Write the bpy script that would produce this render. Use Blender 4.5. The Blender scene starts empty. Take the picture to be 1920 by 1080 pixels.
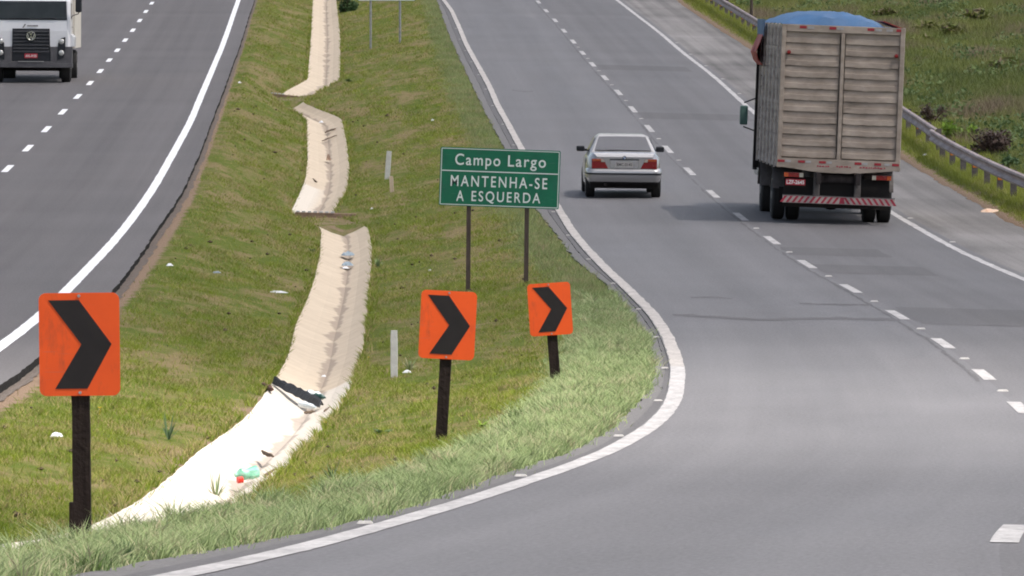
import bpy, math, random
import numpy as np
from mathutils import Matrix, Vector

random.seed(7)
RNG = np.random.default_rng(11)
sc = bpy.context.scene
COL = sc.collection
R = math.radians

# ------------------------------------------------------------------ camera model
F = 14170.0            # focal length in photo pixels (1920 wide)
ZC = 5.2               # camera height above the lowest road point
TH = math.atan(540.0 / F)
CT, ST = math.cos(TH), math.sin(TH)


def ray(px, py):
    a, b = (px - 960.0) / F, (540.0 - py) / F
    d = np.array([a, CT + b * ST, -ST + b * CT])
    return d / d[1]


def at_d(px, py, d):
    r = ray(px, py)
    return np.array([r[0] * d, d, ZC + r[2] * d])


# ------------------------------------------------------------------ road profile
_y = [1010, 914, 836, 767, 706, 645, 592, 542, 497, 452, 407, 365, 322, 281, 241, 205, 173, 146, 120, 100, 78, 58, 38, 20, 4]
_d = [40.56 + 12.0 * i for i in range(len(_y))]
_z = [at_d(960, yy, dd)[2] for yy, dd in zip(_y, _d)]
_dd = np.concatenate([[28.56, 34.56], _d]); _zz = np.concatenate([[at_d(960, 1112, 28.56)[2], at_d(960, 1060, 34.56)[2]], _z])
_D = np.arange(30, 329, 1.0)
_g = np.arange(-10, 380, 1.0)
_lin = np.interp(_g, _dd, _zz)
_lin = np.where(_g < _dd[0], _zz[0] + (_g - _dd[0]) * (_zz[2] - _zz[0]) / (_dd[2] - _dd[0]), _lin)
_lin = np.where(_g > _dd[-1], _zz[-1] + (_g - _dd[-1]) * (_zz[-1] - _zz[-4]) / (_dd[-1] - _dd[-4]), _lin)
_k = np.exp(-0.5 * (np.arange(-24, 25) / 6.0) ** 2); _k /= _k.sum()
_Z = np.interp(_D, _g[24:-24], np.convolve(_lin, _k, 'valid'))
_s0 = (_Z[0] - _Z[6]) / 6.0
_s1 = (_Z[-1] - _Z[-7]) / 6.0
_D = np.concatenate([[-60], _D, [900]])
_Z = np.concatenate([[_Z[0] + _s0 * 90], _Z, [_Z[-1] + _s1 * (900 - 328)]])


def Zr(d):
    return np.interp(d, _D, _Z)


def Zl(d):
    d = np.asarray(d, float)
    return Zr(d) + 0.33 * np.exp(-((d - 185) / 62.0) ** 2)


def hit(px, py, surf, dmin=14.0, dmax=880.0):
    r = ray(px, py)
    ds = np.arange(dmin, dmax, 0.25)
    g = ZC + r[2] * ds - surf(ds)
    i = np.argmax(g < 0)
    if g[i] >= 0:
        return None
    d0, d1 = ds[max(i - 1, 0)], ds[i]
    for _ in range(30):
        m = 0.5 * (d0 + d1)
        if ZC + r[2] * m - float(surf(np.array([m]))[0]) < 0:
            d1 = m
        else:
            d0 = m
    return 0.5 * (d0 + d1)


def line(pts, surf, smooth=4.0, near=None, far=None):
    P = []
    for (px, py) in pts:
        d = hit(px, py, surf)
        if d is not None:
            P.append((d, ray(px, py)[0] * d))
    P.sort()
    d = np.array([p[0] for p in P]); x = np.array([p[1] for p in P])
    if near is not None:
        d = np.concatenate([[n[0] for n in near], d]); x = np.concatenate([[n[1] for n in near], x])
    if far is not None:
        d = np.concatenate([d, [n[0] for n in far]]); x = np.concatenate([x, [n[1] for n in far]])
    k = 4 if len(d) > 8 else 1
    s0 = (x[k] - x[0]) / (d[k] - d[0]); s1 = (x[-1] - x[-1 - k]) / (d[-1] - d[-1 - k])
    d = np.concatenate([[-60], d, [900]])
    x = np.concatenate([[x[0] - s0 * (d[1] + 60)], x, [x[-1] + s1 * (900 - d[-2])]])
    g = np.arange(-60, 900.01, 0.5)
    v = np.interp(g, d, x)
    if smooth > 0:
        n = int(smooth * 6)
        k = np.exp(-0.5 * ((np.arange(-n, n + 1) * 0.5) / smooth) ** 2); k /= k.sum()
        vp = np.concatenate([np.full(n, 1.0) * (v[0]) + (v[0] - v[1]) * np.arange(n, 0, -1), v,
                             v[-1] + (v[-1] - v[-2]) * np.arange(1, n + 1)])
        v = np.convolve(vp, k, 'valid')
    return lambda q, g=g, v=v: np.interp(q, g, v)


def zoff(f, o):
    return lambda d: f(np.asarray(d, float)) + o


dashx = [1862, 1962, 1985, 1908, 1845, 1767, 1682, 1593, 1511, 1446, 1386, 1335, 1291, 1250, 1215, 1184, 1157, 1132, 1108, 1091, 1073, 1056, 1039, 1022, 1008]
L_dash = line(list(zip(dashx, _y)), Zr, 2.2)
EDGE_PTS = [(832, 0), (847, 20), (862, 53), (873, 80), (893, 117), (917, 160), (933, 197), (950, 227), (977, 277), (1047, 390),
            (1073, 433), (1107, 473), (1140, 507), (1173, 537), (1207, 570), (1229, 593), (1250, 627), (1264, 660), (1272, 693),
            (1268, 737), (1256, 765), (1230, 793), (1190, 820), (1140, 847), (1073, 873), (973, 907), (873, 940), (773, 970), (673, 998),
            (633, 1010), (500, 1043), (340, 1078)]
L_edge = line(EDGE_PTS, Zr, 1.7)
PAV_PTS = [(822, 0), (840, 50), (870, 120), (903, 187), (923, 227), (947, 270), (1013, 393), (1047, 433), (1080, 480), (1140, 527),
           (1187, 580), (1227, 637), (1240, 693), (1230, 730), (1187, 770), (1147, 807), (1107, 833), (1040, 857), (957, 880), (873, 913),
           (823, 933), (757, 953), (640, 980), (617, 987), (433, 1022), (233, 1052), (150, 1077)]
L_pav = line(PAV_PTS, Zr, 1.6)
_r = zoff(Zr, -0.09)
RE_PTS = [(1157, 0), (1200, 33), (1240, 63), (1280, 98), (1347, 150), (1397, 197), (1663, 393), (1730, 432), (1797, 470), (1863, 500), (1920, 523)]
L_re = line(RE_PTS, _r, 5.0, near=[(dd, float(L_dash(dd)) + 3.65) for dd in (30, 45, 60, 75, 90, 105)])
SH_PTS = [(1270, 0), (1280, 10), (1407, 90), (1683, 290), (1747, 333), (1800, 360), (1847, 390), (1920, 430)]
_s = zoff(Zr, -0.14)
_re20 = [(dd, float(L_re(dd)) + 2.35) for dd in (30, 60, 90, 115)]
L_sh = line(SH_PTS, _s, 5.0, near=_re20)
GR_PTS = [(1310, 4), (1347, 27), (1380, 47), (1413, 68), (1700, 256), (1720, 269), (1740, 287), (1757, 298), (1775, 308), (1793, 320), (1811, 329), (1830, 339), (1849, 350), (1870, 360), (1893, 370), (1920, 383)]
L_gr = line(GR_PTS, zoff(Zr, -0.02), 5.0, near=[(dd, float(L_sh(dd)) + 1.35) for dd in (30, 60, 90, 115)])
LE_PTS = [(447, 0), (418, 83), (390, 150), (358, 227), (323, 290), (283, 360), (240, 420), (200, 467), (160, 507), (127, 543), (72, 595), (0, 650)]
L_le = line(LE_PTS, Zl, 5.0)
LP_PTS = [(477, 0), (467, 30), (447, 93), (430, 140), (413, 187), (397, 227), (377, 283), (353, 333), (343, 360), (300, 420), (253, 490), (213, 543), (72, 667), (33, 703), (0, 722)]
L_lp = line(LP_PTS, Zl, 5.0)
LDASH = [(289, 0), (278, 15), (267, 31), (255, 49), (241, 67), (227, 85), (212, 104), (196, 124), (178, 145), (158, 169), (134, 193), (109, 219), (82, 248), (52, 278), (19, 312)]
L_ld = line(LDASH, Zl, 5.0)


# drainage channel edges
def doff(d):
    return np.interp(d, [45, 60, 90, 150, 210, 330], [-0.22, -0.34, -0.42, -0.5, -0.62, -0.7])


VD = 0.21
S_edge = lambda d: Zr(np.asarray(d, float)) + doff(d)
S_cen = lambda d: Zr(np.asarray(d, float)) + doff(d) - VD
DL_PTS = [(587, 0), (583, 67), (577, 150), (535, 172), (514, 188), (575, 223), (577, 300), (572, 340), (545, 400), (603, 428), (600, 480), (585, 540), (555, 610), (540, 670), (515, 715), (460, 785), (370, 850), (290, 920), (180, 985), (90, 1015)]
DR_PTS = [(630, 0), (638, 67), (637, 150), (585, 178), (565, 192), (600, 207), (640, 222), (650, 270), (655, 320), (650, 355), (620, 402), (690, 426), (697, 470), (690, 560), (680, 650), (660, 720), (630, 770), (570, 840), (520, 890), (470, 935), (390, 985)]
L_dl = line(DL_PTS, S_edge, 1.2, near=[(20, -5.0), (40, -4.1)])
L_dr = line(DR_PTS, S_edge, 1.2, near=[(20, -3.7), (40, -2.9)])


def L_dc(d):
    return L_dl(d) * 0.45 + L_dr(d) * 0.55


def doff_c(d):
    return doff(d) - VD


# ------------------------------------------------------------------ noise
_lat = RNG.random((256, 256))


def vnoise(x, y):
    x = np.asarray(x, float); y = np.asarray(y, float)
    xi = np.floor(x).astype(int); yi = np.floor(y).astype(int)
    fx = x - xi; fy = y - yi
    fx = fx * fx * (3 - 2 * fx); fy = fy * fy * (3 - 2 * fy)
    g = lambda a, b: _lat[a % 256, b % 256]
    return (g(xi, yi) * (1 - fx) + g(xi + 1, yi) * fx) * (1 - fy) + (g(xi, yi + 1) * (1 - fx) + g(xi + 1, yi + 1) * fx) * fy


def fnoise(x, y, o=3):
    s = 0; a = 1; t = 0
    for i in range(o):
        s = s + a * vnoise(x * 2 ** i + 17.3 * i, y * 2 ** i + 5.1 * i); t += a; a *= 0.5
    return s / t


# ------------------------------------------------------------------ ground cross-section
dB0, dB1 = hit(600, 404, S_edge), hit(540, 192, S_edge)
dC1 = hit(650, 424, S_edge)
dA0 = hit(555, 178, S_edge)


def fillgap(d):
    f = lambda a, b: np.clip((d - a + .2) / .5, 0, 1) * np.clip((b + .2 - d) / .5, 0, 1)
    return np.maximum(f(dC1, dB0), f(dB1 + .4, dA0)) * (VD + .05)


def columns(d):
    d = np.asarray(d, float)
    zl, zr = Zl(d), Zr(d)
    lo = L_le(d) - 8.6
    lp, pv = L_lp(d), L_pav(d)
    dl, dr, dc = L_dl(d), L_dr(d), L_dc(d)
    lp1 = np.minimum(lp + 0.55, dl - 0.3)
    sh, gr = L_sh(d), L_gr(d)
    vm = np.maximum(pv - 0.85, dr + 0.25)
    zd = zr + doff(d)
    c = [(lo - 160, zl + 9), (lo - 30, zl + 1.2), (lo - 2.2, zl - 0.05), (lo + 0.05, zl - 0.15),
         (lp - 0.12, zl - 0.13), (lp + 0.02, zl - 0.10), (lp1, zl - 0.10), (dl - 0.03, zd - 0.005), (dc, zr + doff_c(d) - 0.05 + fillgap(d)), (dr + 0.03, zd - 0.005),
         (vm, zr - 0.02 + 0 * d), (pv + 0.03, zr - 0.05), (sh - 0.05, zr - 0.25), (sh + 0.03, zr - 0.17), (gr + 0.25, zr + 0.02),
         (gr + 3, zr + 0.05), (gr + 40, zr + 2.6), (gr + 260, zr + 22)]
    X = np.stack([a for a, b in c], -1); Zz = np.stack([b + 0 * d for a, b in c], -1)
    X = np.maximum.accumulate(X, axis=-1)
    return X, Zz


NMASK = np.array([0.6, 0.6, 0.0, 0, 0, 0, 0.02, 0.0, 0, 0.0, 0.05, 0, 0, 0, 0.05, 0.25, 0.5, 0.5])


def gz(x, d):
    x = np.atleast_1d(np.asarray(x, float)); d = np.broadcast_to(np.asarray(d, float), x.shape)
    X, Zz = columns(d)
    z = Zz[:, 0].copy(); m = np.zeros_like(x)
    for k in range(X.shape[1] - 1):
        a = (x - X[:, k]) / np.maximum(X[:, k + 1] - X[:, k], 1e-6)
        s = (x >= X[:, k])
        a = np.clip(a, 0, 1)
        z = np.where(s, Zz[:, k] * (1 - a) + Zz[:, k + 1] * a, z)
        m = np.where(s, NMASK[k] * (1 - a) + NMASK[k + 1] * a, m)
    return z + m * 2 * (fnoise(x * 0.35 + 40, d * 0.12 + 9) - 0.5)


def ground_hit(px, py):
    r = ray(px, py)
    ds = np.arange(20, 800, 0.2)
    g = ZC + r[2] * ds - gz(r[0] * ds, ds)
    i = int(np.argmax(g < 0))
    d = ds[i] - 0.1
    return np.array([r[0] * d, d, float(gz([r[0] * d], [d])[0])])


# ------------------------------------------------------------------ materials
def _nt(name):
    m = bpy.data.materials.new(name); m.use_nodes = True
    nt = m.node_tree; b = nt.nodes['Principled BSDF']
    return m, nt, b


def N(nt, t, **kw):
    n = nt.nodes.new(t)
    for k, v in kw.items():
        if k in ('operation', 'blend_type', 'data_type', 'attribute_name', 'noise_dimensions', 'feature', 'wave_type', 'bands_direction', 'use_clamp'):
            setattr(n, k, v)
        else:
            n.inputs[k].default_value = v
    return n


def mixc(nt, fac, a, b, bt='MIX'):
    n = nt.nodes.new('ShaderNodeMix'); n.data_type = 'RGBA'; n.blend_type = bt
    for s, v in ((0, fac), (6, a), (7, b)):
        if isinstance(v, bpy.types.NodeSocket):
            nt.links.new(v, n.inputs[s])
        else:
            n.inputs[s].default_value = v if s == 0 else (*v, 1)
    return n.outputs[2]


def mth(nt, op, a, b=None, c=None, clamp=False):
    n = nt.nodes.new('ShaderNodeMath'); n.operation = op; n.use_clamp = clamp
    for i, v in enumerate((a, b, c)):
        if v is None: continue
        if isinstance(v, bpy.types.NodeSocket):
            nt.links.new(v, n.inputs[i])
        else:
            n.inputs[i].default_value = v
    return n.outputs[0]


def mapr(nt, v, a, b, c=0.0, d=1.0):
    n = nt.nodes.new('ShaderNodeMapRange'); n.clamp = True
    nt.links.new(v, n.inputs[0])
    for i, q in enumerate((a, b, c, d)):
        n.inputs[i + 1].default_value = q
    return n.outputs[0]


def noise(nt, vec, scale, detail=3, rough=0.55, mapscale=None):
    n = nt.nodes.new('ShaderNodeTexNoise'); n.inputs['Scale'].default_value = scale
    n.inputs['Detail'].default_value = detail; n.inputs['Roughness'].default_value = rough
    if mapscale:
        mp = nt.nodes.new('ShaderNodeMapping'); mp.inputs['Scale'].default_value = mapscale
        nt.links.new(vec, mp.inputs['Vector']); vec = mp.outputs[0]
    nt.links.new(vec, n.inputs['Vector'])
    return n.outputs['Fac']


def pm(name, c1, c2=None, scale=6.0, rough=0.6, metal=0.0, bump=0.0, spec=0.4, coat=0.0, stretch=None, rvar=0.1):
    m, nt, b = _nt(name)
    tc = nt.nodes.new('ShaderNodeTexCoord').outputs['Object']
    if c2 is None: c2 = tuple(v * 0.8 for v in c1)
    f = noise(nt, tc, scale, 4, 0.6, stretch)
    f = mapr(nt, f, 0.32, 0.68)
    nt.links.new(mixc(nt, f, c1, c2), b.inputs['Base Color'])
    nt.links.new(mapr(nt, f, 0, 1, max(rough - rvar, 0.02), min(rough + rvar, 1)), b.inputs['Roughness'])
    b.inputs['Metallic'].default_value = metal
    b.inputs['Specular IOR Level'].default_value = spec
    b.inputs['Coat Weight'].default_value = coat
    if bump:
        bp = nt.nodes.new('ShaderNodeBump'); bp.inputs['Strength'].default_value = bump; bp.inputs['Distance'].default_value = 0.02
        nt.links.new(noise(nt, tc, scale * 5, 4), bp.inputs['Height']); nt.links.new(bp.outputs[0], b.inputs['Normal'])
    return m


def asphalt(name, base, var=0.22, rough=0.72, tint=(1, 1, 1), spec=0.35, track=True):
    m, nt, b = _nt(name)
    uv = nt.nodes.new('ShaderNodeUVMap').outputs[0]
    grain = noise(nt, uv, 22.0, 4, 0.8)
    blotch = noise(nt, uv, 1.0, 4, 0.6, (0.5, 0.05, 1))
    streak = noise(nt, uv, 1.0, 4, 0.6, (2.2, 0.012, 1))
    trans = noise(nt, uv, 1.0, 2, 0.5, (0.04, 0.16, 1))
    v = mth(nt, 'MULTIPLY_ADD', mth(nt, 'SUBTRACT', grain, 0.5), 1.5, 1.0)
    fleck = noise(nt, uv, 1.0, 2, 0.8, (42.0, 3.2, 1))
    v = mth(nt, 'MULTIPLY_ADD', mth(nt, 'SUBTRACT', fleck, 0.5), 0.55, v)
    v = mth(nt, 'MULTIPLY_ADD', mth(nt, 'SUBTRACT', blotch, 0.5), var * 1.3, v)
    if track:
        v = mth(nt, 'MULTIPLY_ADD', mth(nt, 'SUBTRACT', streak, 0.5), var * 1.5, v)
        v = mth(nt, 'MULTIPLY_ADD', mth(nt, 'SUBTRACT', trans, 0.5), var * 1.0, v)
    if track:
        sp = nt.nodes.new('ShaderNodeSeparateXYZ'); nt.links.new(uv, sp.inputs[0])
        ux = mth(nt, 'ADD', sp.outputs[0], mth(nt, 'MULTIPLY', mth(nt, 'SUBTRACT', noise(nt, uv, 1.0, 2, .5, (.0, .02, 1)), .5), .5))
        for cen, amp, wd_ in ((-1.85, -.07, .9), (1.8, -.09, .9), (-.95, .035, .5), (-2.75, .035, .5), (.95, -.04, .5)):
            q = mapr(nt, mth(nt, 'ABSOLUTE', mth(nt, 'SUBTRACT', ux, cen)), wd_, 0.0)
            v = mth(nt, 'MULTIPLY_ADD', q, amp, v)
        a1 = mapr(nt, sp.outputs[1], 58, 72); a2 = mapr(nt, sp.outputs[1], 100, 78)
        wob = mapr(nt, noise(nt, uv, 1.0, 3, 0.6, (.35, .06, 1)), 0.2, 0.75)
        v = mth(nt, 'MULTIPLY_ADD', mth(nt, 'MULTIPLY', mth(nt, 'MULTIPLY', a1, a2), wob), 0.34, v)  # brighter sunlit stretch put into the asphalt colour
    vm = nt.nodes.new('ShaderNodeVectorMath'); vm.operation = 'SCALE'
    vm.inputs[0].default_value = tuple(base * t for t in tint)
    nt.links.new(v, vm.inputs['Scale']); nt.links.new(vm.outputs[0], b.inputs['Base Color'])
    nt.links.new(mapr(nt, blotch, 0.3, 0.7, rough - 0.08, rough + 0.08), b.inputs['Roughness'])
    b.inputs['Specular IOR Level'].default_value = spec
    bp = nt.nodes.new('ShaderNodeBump'); bp.inputs['Strength'].default_value = 0.35; bp.inputs['Distance'].default_value = 0.006
    nt.links.new(noise(nt, uv, 24.0, 3, 0.7), bp.inputs['Height']); nt.links.new(bp.outputs[0], b.inputs['Normal'])
    return m


def paint(name, c, wear=0.45, dirty=(0.3, 0.27, 0.26)):
    m, nt, b = _nt(name)
    uv = nt.nodes.new('ShaderNodeUVMap').outputs[0]
    f = mth(nt, 'ADD', mth(nt, 'MULTIPLY', noise(nt, uv, 3.0, 5, 0.75, (1.4, 0.4, 1)), .55), mth(nt, 'MULTIPLY', noise(nt, uv, 22.0, 3, 0.7, (1, .5, 1)), .45))
    f = mapr(nt, f, wear, wear + 0.24)
    nt.links.new(mixc(nt, f, dirty, c), b.inputs['Base Color'])
    b.inputs['Roughness'].default_value = 0.7
    return m


def soil_grass(name, greens, browns, gscale=1.0, bias=0.5):
    m, nt, b = _nt(name)
    g = nt.nodes.new('ShaderNodeNewGeometry').outputs['Position']
    big = noise(nt, g, 0.8 * gscale, 4, 0.6, (1, .25, 1))
    mid = noise(nt, g, 3.0 * gscale, 4, 0.65, (1, .3, 1))
    fine = noise(nt, g, 26.0 * gscale, 4, 0.7)
    c = mixc(nt, mapr(nt, mid, 0.35, 0.65), greens[0], greens[1])
    c = mixc(nt, mapr(nt, fine, 0.3, 0.7), c, greens[2])
    br = mixc(nt, mapr(nt, fine, 0.35, 0.65), browns[0], browns[1])
    f = mth(nt, 'ADD', mth(nt, 'MULTIPLY', big, 0.6), mth(nt, 'MULTIPLY', mid, 0.4))
    c = mixc(nt, mapr(nt, f, bias - 0.05, bias + 0.07), c, br)
    at = nt.nodes.new('ShaderNodeAttribute'); at.attribute_name = 'bare'
    bf = mth(nt, 'ADD', at.outputs['Fac'], mth(nt, 'MULTIPLY', mth(nt, 'SUBTRACT', noise(nt, g, 1.7, 5, 0.7), 0.5), 1.3))
    so_ = mixc(nt, mapr(nt, fine, 0.35, 0.65), (0.30, 0.215, 0.15), (0.21, 0.145, 0.10))
    c = mixc(nt, mth(nt, 'MULTIPLY', mapr(nt, bf, 0.42, 0.62), mapr(nt, at.outputs['Fac'], 0.02, 0.1)), c, so_)
    nt.links.new(c, b.inputs['Base Color'])
    b.inputs['Roughness'].default_value = 0.95; b.inputs['Specular IOR Level'].default_value = 0.1
    bp = nt.nodes.new('ShaderNodeBump'); bp.inputs['Strength'].default_value = 0.8; bp.inputs['Distance'].default_value = 0.04
    nt.links.new(fine, bp.inputs['Height']); nt.links.new(bp.outputs[0], b.inputs['Normal'])
    return m


def leafmat(name, lo, hi, dry, dryamt=0.25, trans=0.25, scale=0.6, up=.6):
    """foliage: tint varies per blade ('tint' attribute) and over the ground in patches"""
    m, nt, b = _nt(name)
    a = nt.nodes.new('ShaderNodeAttribute'); a.attribute_name = 'tint'
    g = nt.nodes.new('ShaderNodeNewGeometry').outputs['Position']
    big = noise(nt, g, scale, 4, 0.6, (1, .28, 1))
    t = mth(nt, 'ADD', mth(nt, 'MULTIPLY', a.outputs['Fac'], 0.55), mth(nt, 'MULTIPLY', mapr(nt, big, 0.3, 0.7), 0.45))
    c = mixc(nt, t, lo, hi)
    d = mapr(nt, mth(nt, 'ADD', mth(nt, 'MULTIPLY', noise(nt, g, scale * 2.7, 3, .55, (1, .28, 1)), 0.6), mth(nt, 'MULTIPLY', a.outputs['Fac'], 0.4)), 0.72 - dryamt, 0.8 - dryamt * 0.6)
    c = mixc(nt, d, c, dry)
    nt.links.new(c, b.inputs['Base Color'])
    b.inputs['Roughness'].default_value = 0.55; b.inputs['Specular IOR Level'].default_value = 0.3
    gn = nt.nodes.new('ShaderNodeNewGeometry').outputs['Normal']
    va = nt.nodes.new('ShaderNodeVectorMath'); va.operation = 'MULTIPLY_ADD'
    nt.links.new(gn, va.inputs[0]); va.inputs[1].default_value = (.55, .55, .55); va.inputs[2].default_value = (0, 0, up)
    vn = nt.nodes.new('ShaderNodeVectorMath'); vn.operation = 'NORMALIZE'; nt.links.new(va.outputs[0], vn.inputs[0])
    nt.links.new(vn.outputs[0], b.inputs['Normal'])
    tr = nt.nodes.new('ShaderNodeBsdfTranslucent'); nt.links.new(c, tr.inputs['Color'])
    mx = nt.nodes.new('ShaderNodeMixShader'); mx.inputs[0].default_value = trans
    nt.links.new(b.outputs[0], mx.inputs[1]); nt.links.new(tr.outputs[0], mx.inputs[2])
    nt.links.new(mx.outputs[0], nt.nodes['Material Output'].inputs['Surface'])
    return m


def concrete(name):
    m, nt, b = _nt(name)
    uv = nt.nodes.new('ShaderNodeUVMap').outputs[0]
    sep = nt.nodes.new('ShaderNodeSeparateXYZ'); nt.links.new(uv, sep.inputs[0])
    u, v = sep.outputs[0], sep.outputs[1]
    n1 = noise(nt, uv, 1.3, 5, 0.65)
    n2 = noise(nt, uv, 9.0, 4, 0.7)
    c = mixc(nt, mapr(nt, n1, 0.3, 0.7), (0.61, 0.515, 0.395), (0.51, 0.42, 0.315))
    a = nt.nodes.new('ShaderNodeAttribute'); a.attribute_name = 'pale_slab'
    c = mixc(nt, a.outputs['Fac'], c, (0.64, 0.585, 0.505))
    c = mixc(nt, mapr(nt, n2, 0.5, 0.75, 0, 0.4), c, (0.36, 0.275, 0.215))
    # slab joints across the channel, every 1.1 m
    fr = mth(nt, 'FRACT', mth(nt, 'DIVIDE', mth(nt, 'ADD', v, mth(nt, 'MULTIPLY', n1, 0.12)), 1.1))
    j = mth(nt, 'LESS_THAN', fr, 0.035)
    c = mixc(nt, mth(nt, 'MULTIPLY', j, 0.32), c, (0.34, 0.24, 0.18))
    # reddish mud that has settled along the bottom
    w = mth(nt, 'ABSOLUTE', mth(nt, 'SUBTRACT', u, 0.0))
    n3 = noise(nt, uv, 1.0, 3, 0.6, (1.0, 0.35, 1))
    w2 = mth(nt, 'SUBTRACT', mapr(nt, n3, 0.35, 0.7, 0.02, 0.2), w)
    c = mixc(nt, mapr(nt, w2, 0.0, 0.05, 0, 0.6), c, (0.23, 0.18, 0.15))
    nt.links.new(c, b.inputs['Base Color'])
    b.inputs['Roughness'].default_value = 0.9; b.inputs['Specular IOR Level'].default_value = 0.2
    bp = nt.nodes.new('ShaderNodeBump'); bp.inputs['Strength'].default_value = 0.35; bp.inputs['Distance'].default_value = 0.02
    nt.links.new(n2, bp.inputs['Height']); nt.links.new(bp.outputs[0], b.inputs['Normal'])
    return m


M = {}
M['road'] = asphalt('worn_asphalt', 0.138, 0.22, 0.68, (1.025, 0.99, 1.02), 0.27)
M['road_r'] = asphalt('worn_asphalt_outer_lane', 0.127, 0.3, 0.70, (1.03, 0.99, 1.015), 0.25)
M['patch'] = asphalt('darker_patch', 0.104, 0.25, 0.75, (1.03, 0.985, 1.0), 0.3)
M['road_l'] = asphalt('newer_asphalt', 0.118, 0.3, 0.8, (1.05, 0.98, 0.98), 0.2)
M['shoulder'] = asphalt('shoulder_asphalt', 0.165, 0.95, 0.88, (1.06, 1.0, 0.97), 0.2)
M['strip'] = asphalt('gutter_asphalt', 0.115, 0.25, 0.8, (1.02, 0.98, 0.99), 0.25, False)
M['strip_l'] = asphalt('gutter_concrete', 0.15, 0.3, 0.85, (1.03, 0.99, 0.98), 0.2, False)
M['cut'] = pm('asphalt_cut_edge', (0.028, 0.026, 0.026), (0.014, 0.013, 0.013), 8, 0.95, 0, 0.6, 0.1)
M['gravel'] = pm('verge_gravel', (0.2, 0.165, 0.14), (0.11, 0.095, 0.085), 14, 0.95, 0, 0.8, 0.1)
M['white'] = paint('road_paint_white', (0.60, 0.58, 0.565), 0.41, (0.30, 0.285, 0.28))
M['white_l'] = paint('road_paint_fresh', (0.78, 0.78, 0.79), 0.2, (0.75, 0.75, 0.75))
M['cream'] = paint('road_paint_worn', (0.56, 0.52, 0.48), 0.41, (0.33, 0.30, 0.28))
M['ground'] = soil_grass('median_soil', [(0.085, 0.125, 0.014), (0.14, 0.165, 0.028), (0.10, 0.12, 0.022)], [(0.26, 0.20, 0.10), (0.17, 0.135, 0.06)], 1.0, 0.51)
M['field'] = soil_grass('field_soil', [(0.065, 0.10, 0.02), (0.13, 0.145, 0.035), (0.065, 0.08, 0.025)], [(0.11, 0.085, 0.05), (0.08, 0.06, 0.04)], 0.35, 0.56)
M['soil'] = pm('bare_red_soil', (0.27, 0.19, 0.13), (0.17, 0.115, 0.08), 3.0, 0.95, 0, 0.7, 0.1)
M['grass'] = leafmat('mown_grass', (0.095, 0.155, 0.006), (0.285, 0.34, 0.018), (0.38, 0.30, 0.13), 0.25, 0.4, 0.7)
M['tall'] = leafmat('tall_verge_grass', (0.085, 0.155, 0.03), (0.52, 0.61, 0.29), (0.48, 0.42, 0.26), 0.17, 0.3, 1.3, .5)
M['tall2'] = leafmat('far_verge_grass', (0.10, 0.155, 0.03), (0.36, 0.41, 0.17), (0.33, 0.27, 0.15), 0.2, 0.35, 0.9)
M['rgrass'] = leafmat('roadside_grass', (0.15, 0.19, 0.015), (0.29, 0.31, 0.04), (0.25, 0.19, 0.09), 0.1, 0.3, 0.5)
M['fgrass'] = leafmat('field_grass', (0.06, 0.092, 0.014), (0.24, 0.255, 0.05), (0.19, 0.14, 0.09), 0.2, 0.3, 0.12)
M['scrub'] = leafmat('scrub_leaf', (0.045, 0.085, 0.02), (0.17, 0.23, 0.075), (0.2, 0.15, 0.09), 0.08, 0.3, 0.3, .4)
M['clod'] = pm('earth_clod', (0.10, 0.065, 0.04), (0.05, 0.035, 0.022), 6, 0.95)
M['weed'] = leafmat('weed_leaf', (0.045, 0.09, 0.03), (0.10, 0.17, 0.06), (0.2, 0.17, 0.1), 0.0, 0.25, 2.0)
M['bright'] = leafmat('bright_leaf', (0.10, 0.20, 0.018), (0.26, 0.38, 0.04), (0.2, 0.18, 0.05), 0.05, 0.3, 2.0)
M['deadleaf'] = leafmat('dead_leaf', (0.04, 0.024, 0.018), (0.085, 0.055, 0.038), (0.08, 0.05, 0.04), 0.2, 0.1, 3.0)
M['concrete'] = concrete('channel_concrete')
M['beam'] = pm('earth_stained_concrete', (0.36, 0.25, 0.18), (0.26, 0.18, 0.13), 5, 0.95, 0, 0.5, 0.1)
M['post'] = pm('creosoted_wood', (0.026, 0.017, 0.014), (0.014, 0.009, 0.008), 5, 0.8, 0, 0.5, 0.2, stretch=(9, 9, 0.6))
M['orange'] = pm('orange_sign_film', (0.84, 0.10, 0.013), (0.74, 0.084, 0.011), 2.4, 0.45, 0, 0, 0.4)


def grime(m, col, amt, scale, stretch):
    nt = m.node_tree; b = nt.nodes['Principled BSDF']
    src = b.inputs['Base Color'].links[0].from_socket
    tc = nt.nodes.new('ShaderNodeTexCoord').outputs['Object']
    a = mapr(nt, noise(nt, tc, scale, 5, .7, stretch), .56, .72, 0, amt)
    c = mixc(nt, a, src, col)
    sc_ = mapr(nt, noise(nt, tc, 3.0, 2, .5, (1.0, 1.0, 45.0)), .70, .73, 0, amt * .8)
    c = mixc(nt, sc_, c, tuple(min(1, v + .12) for v in col))
    nt.links.new(c, b.inputs['Base Color'])


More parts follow.
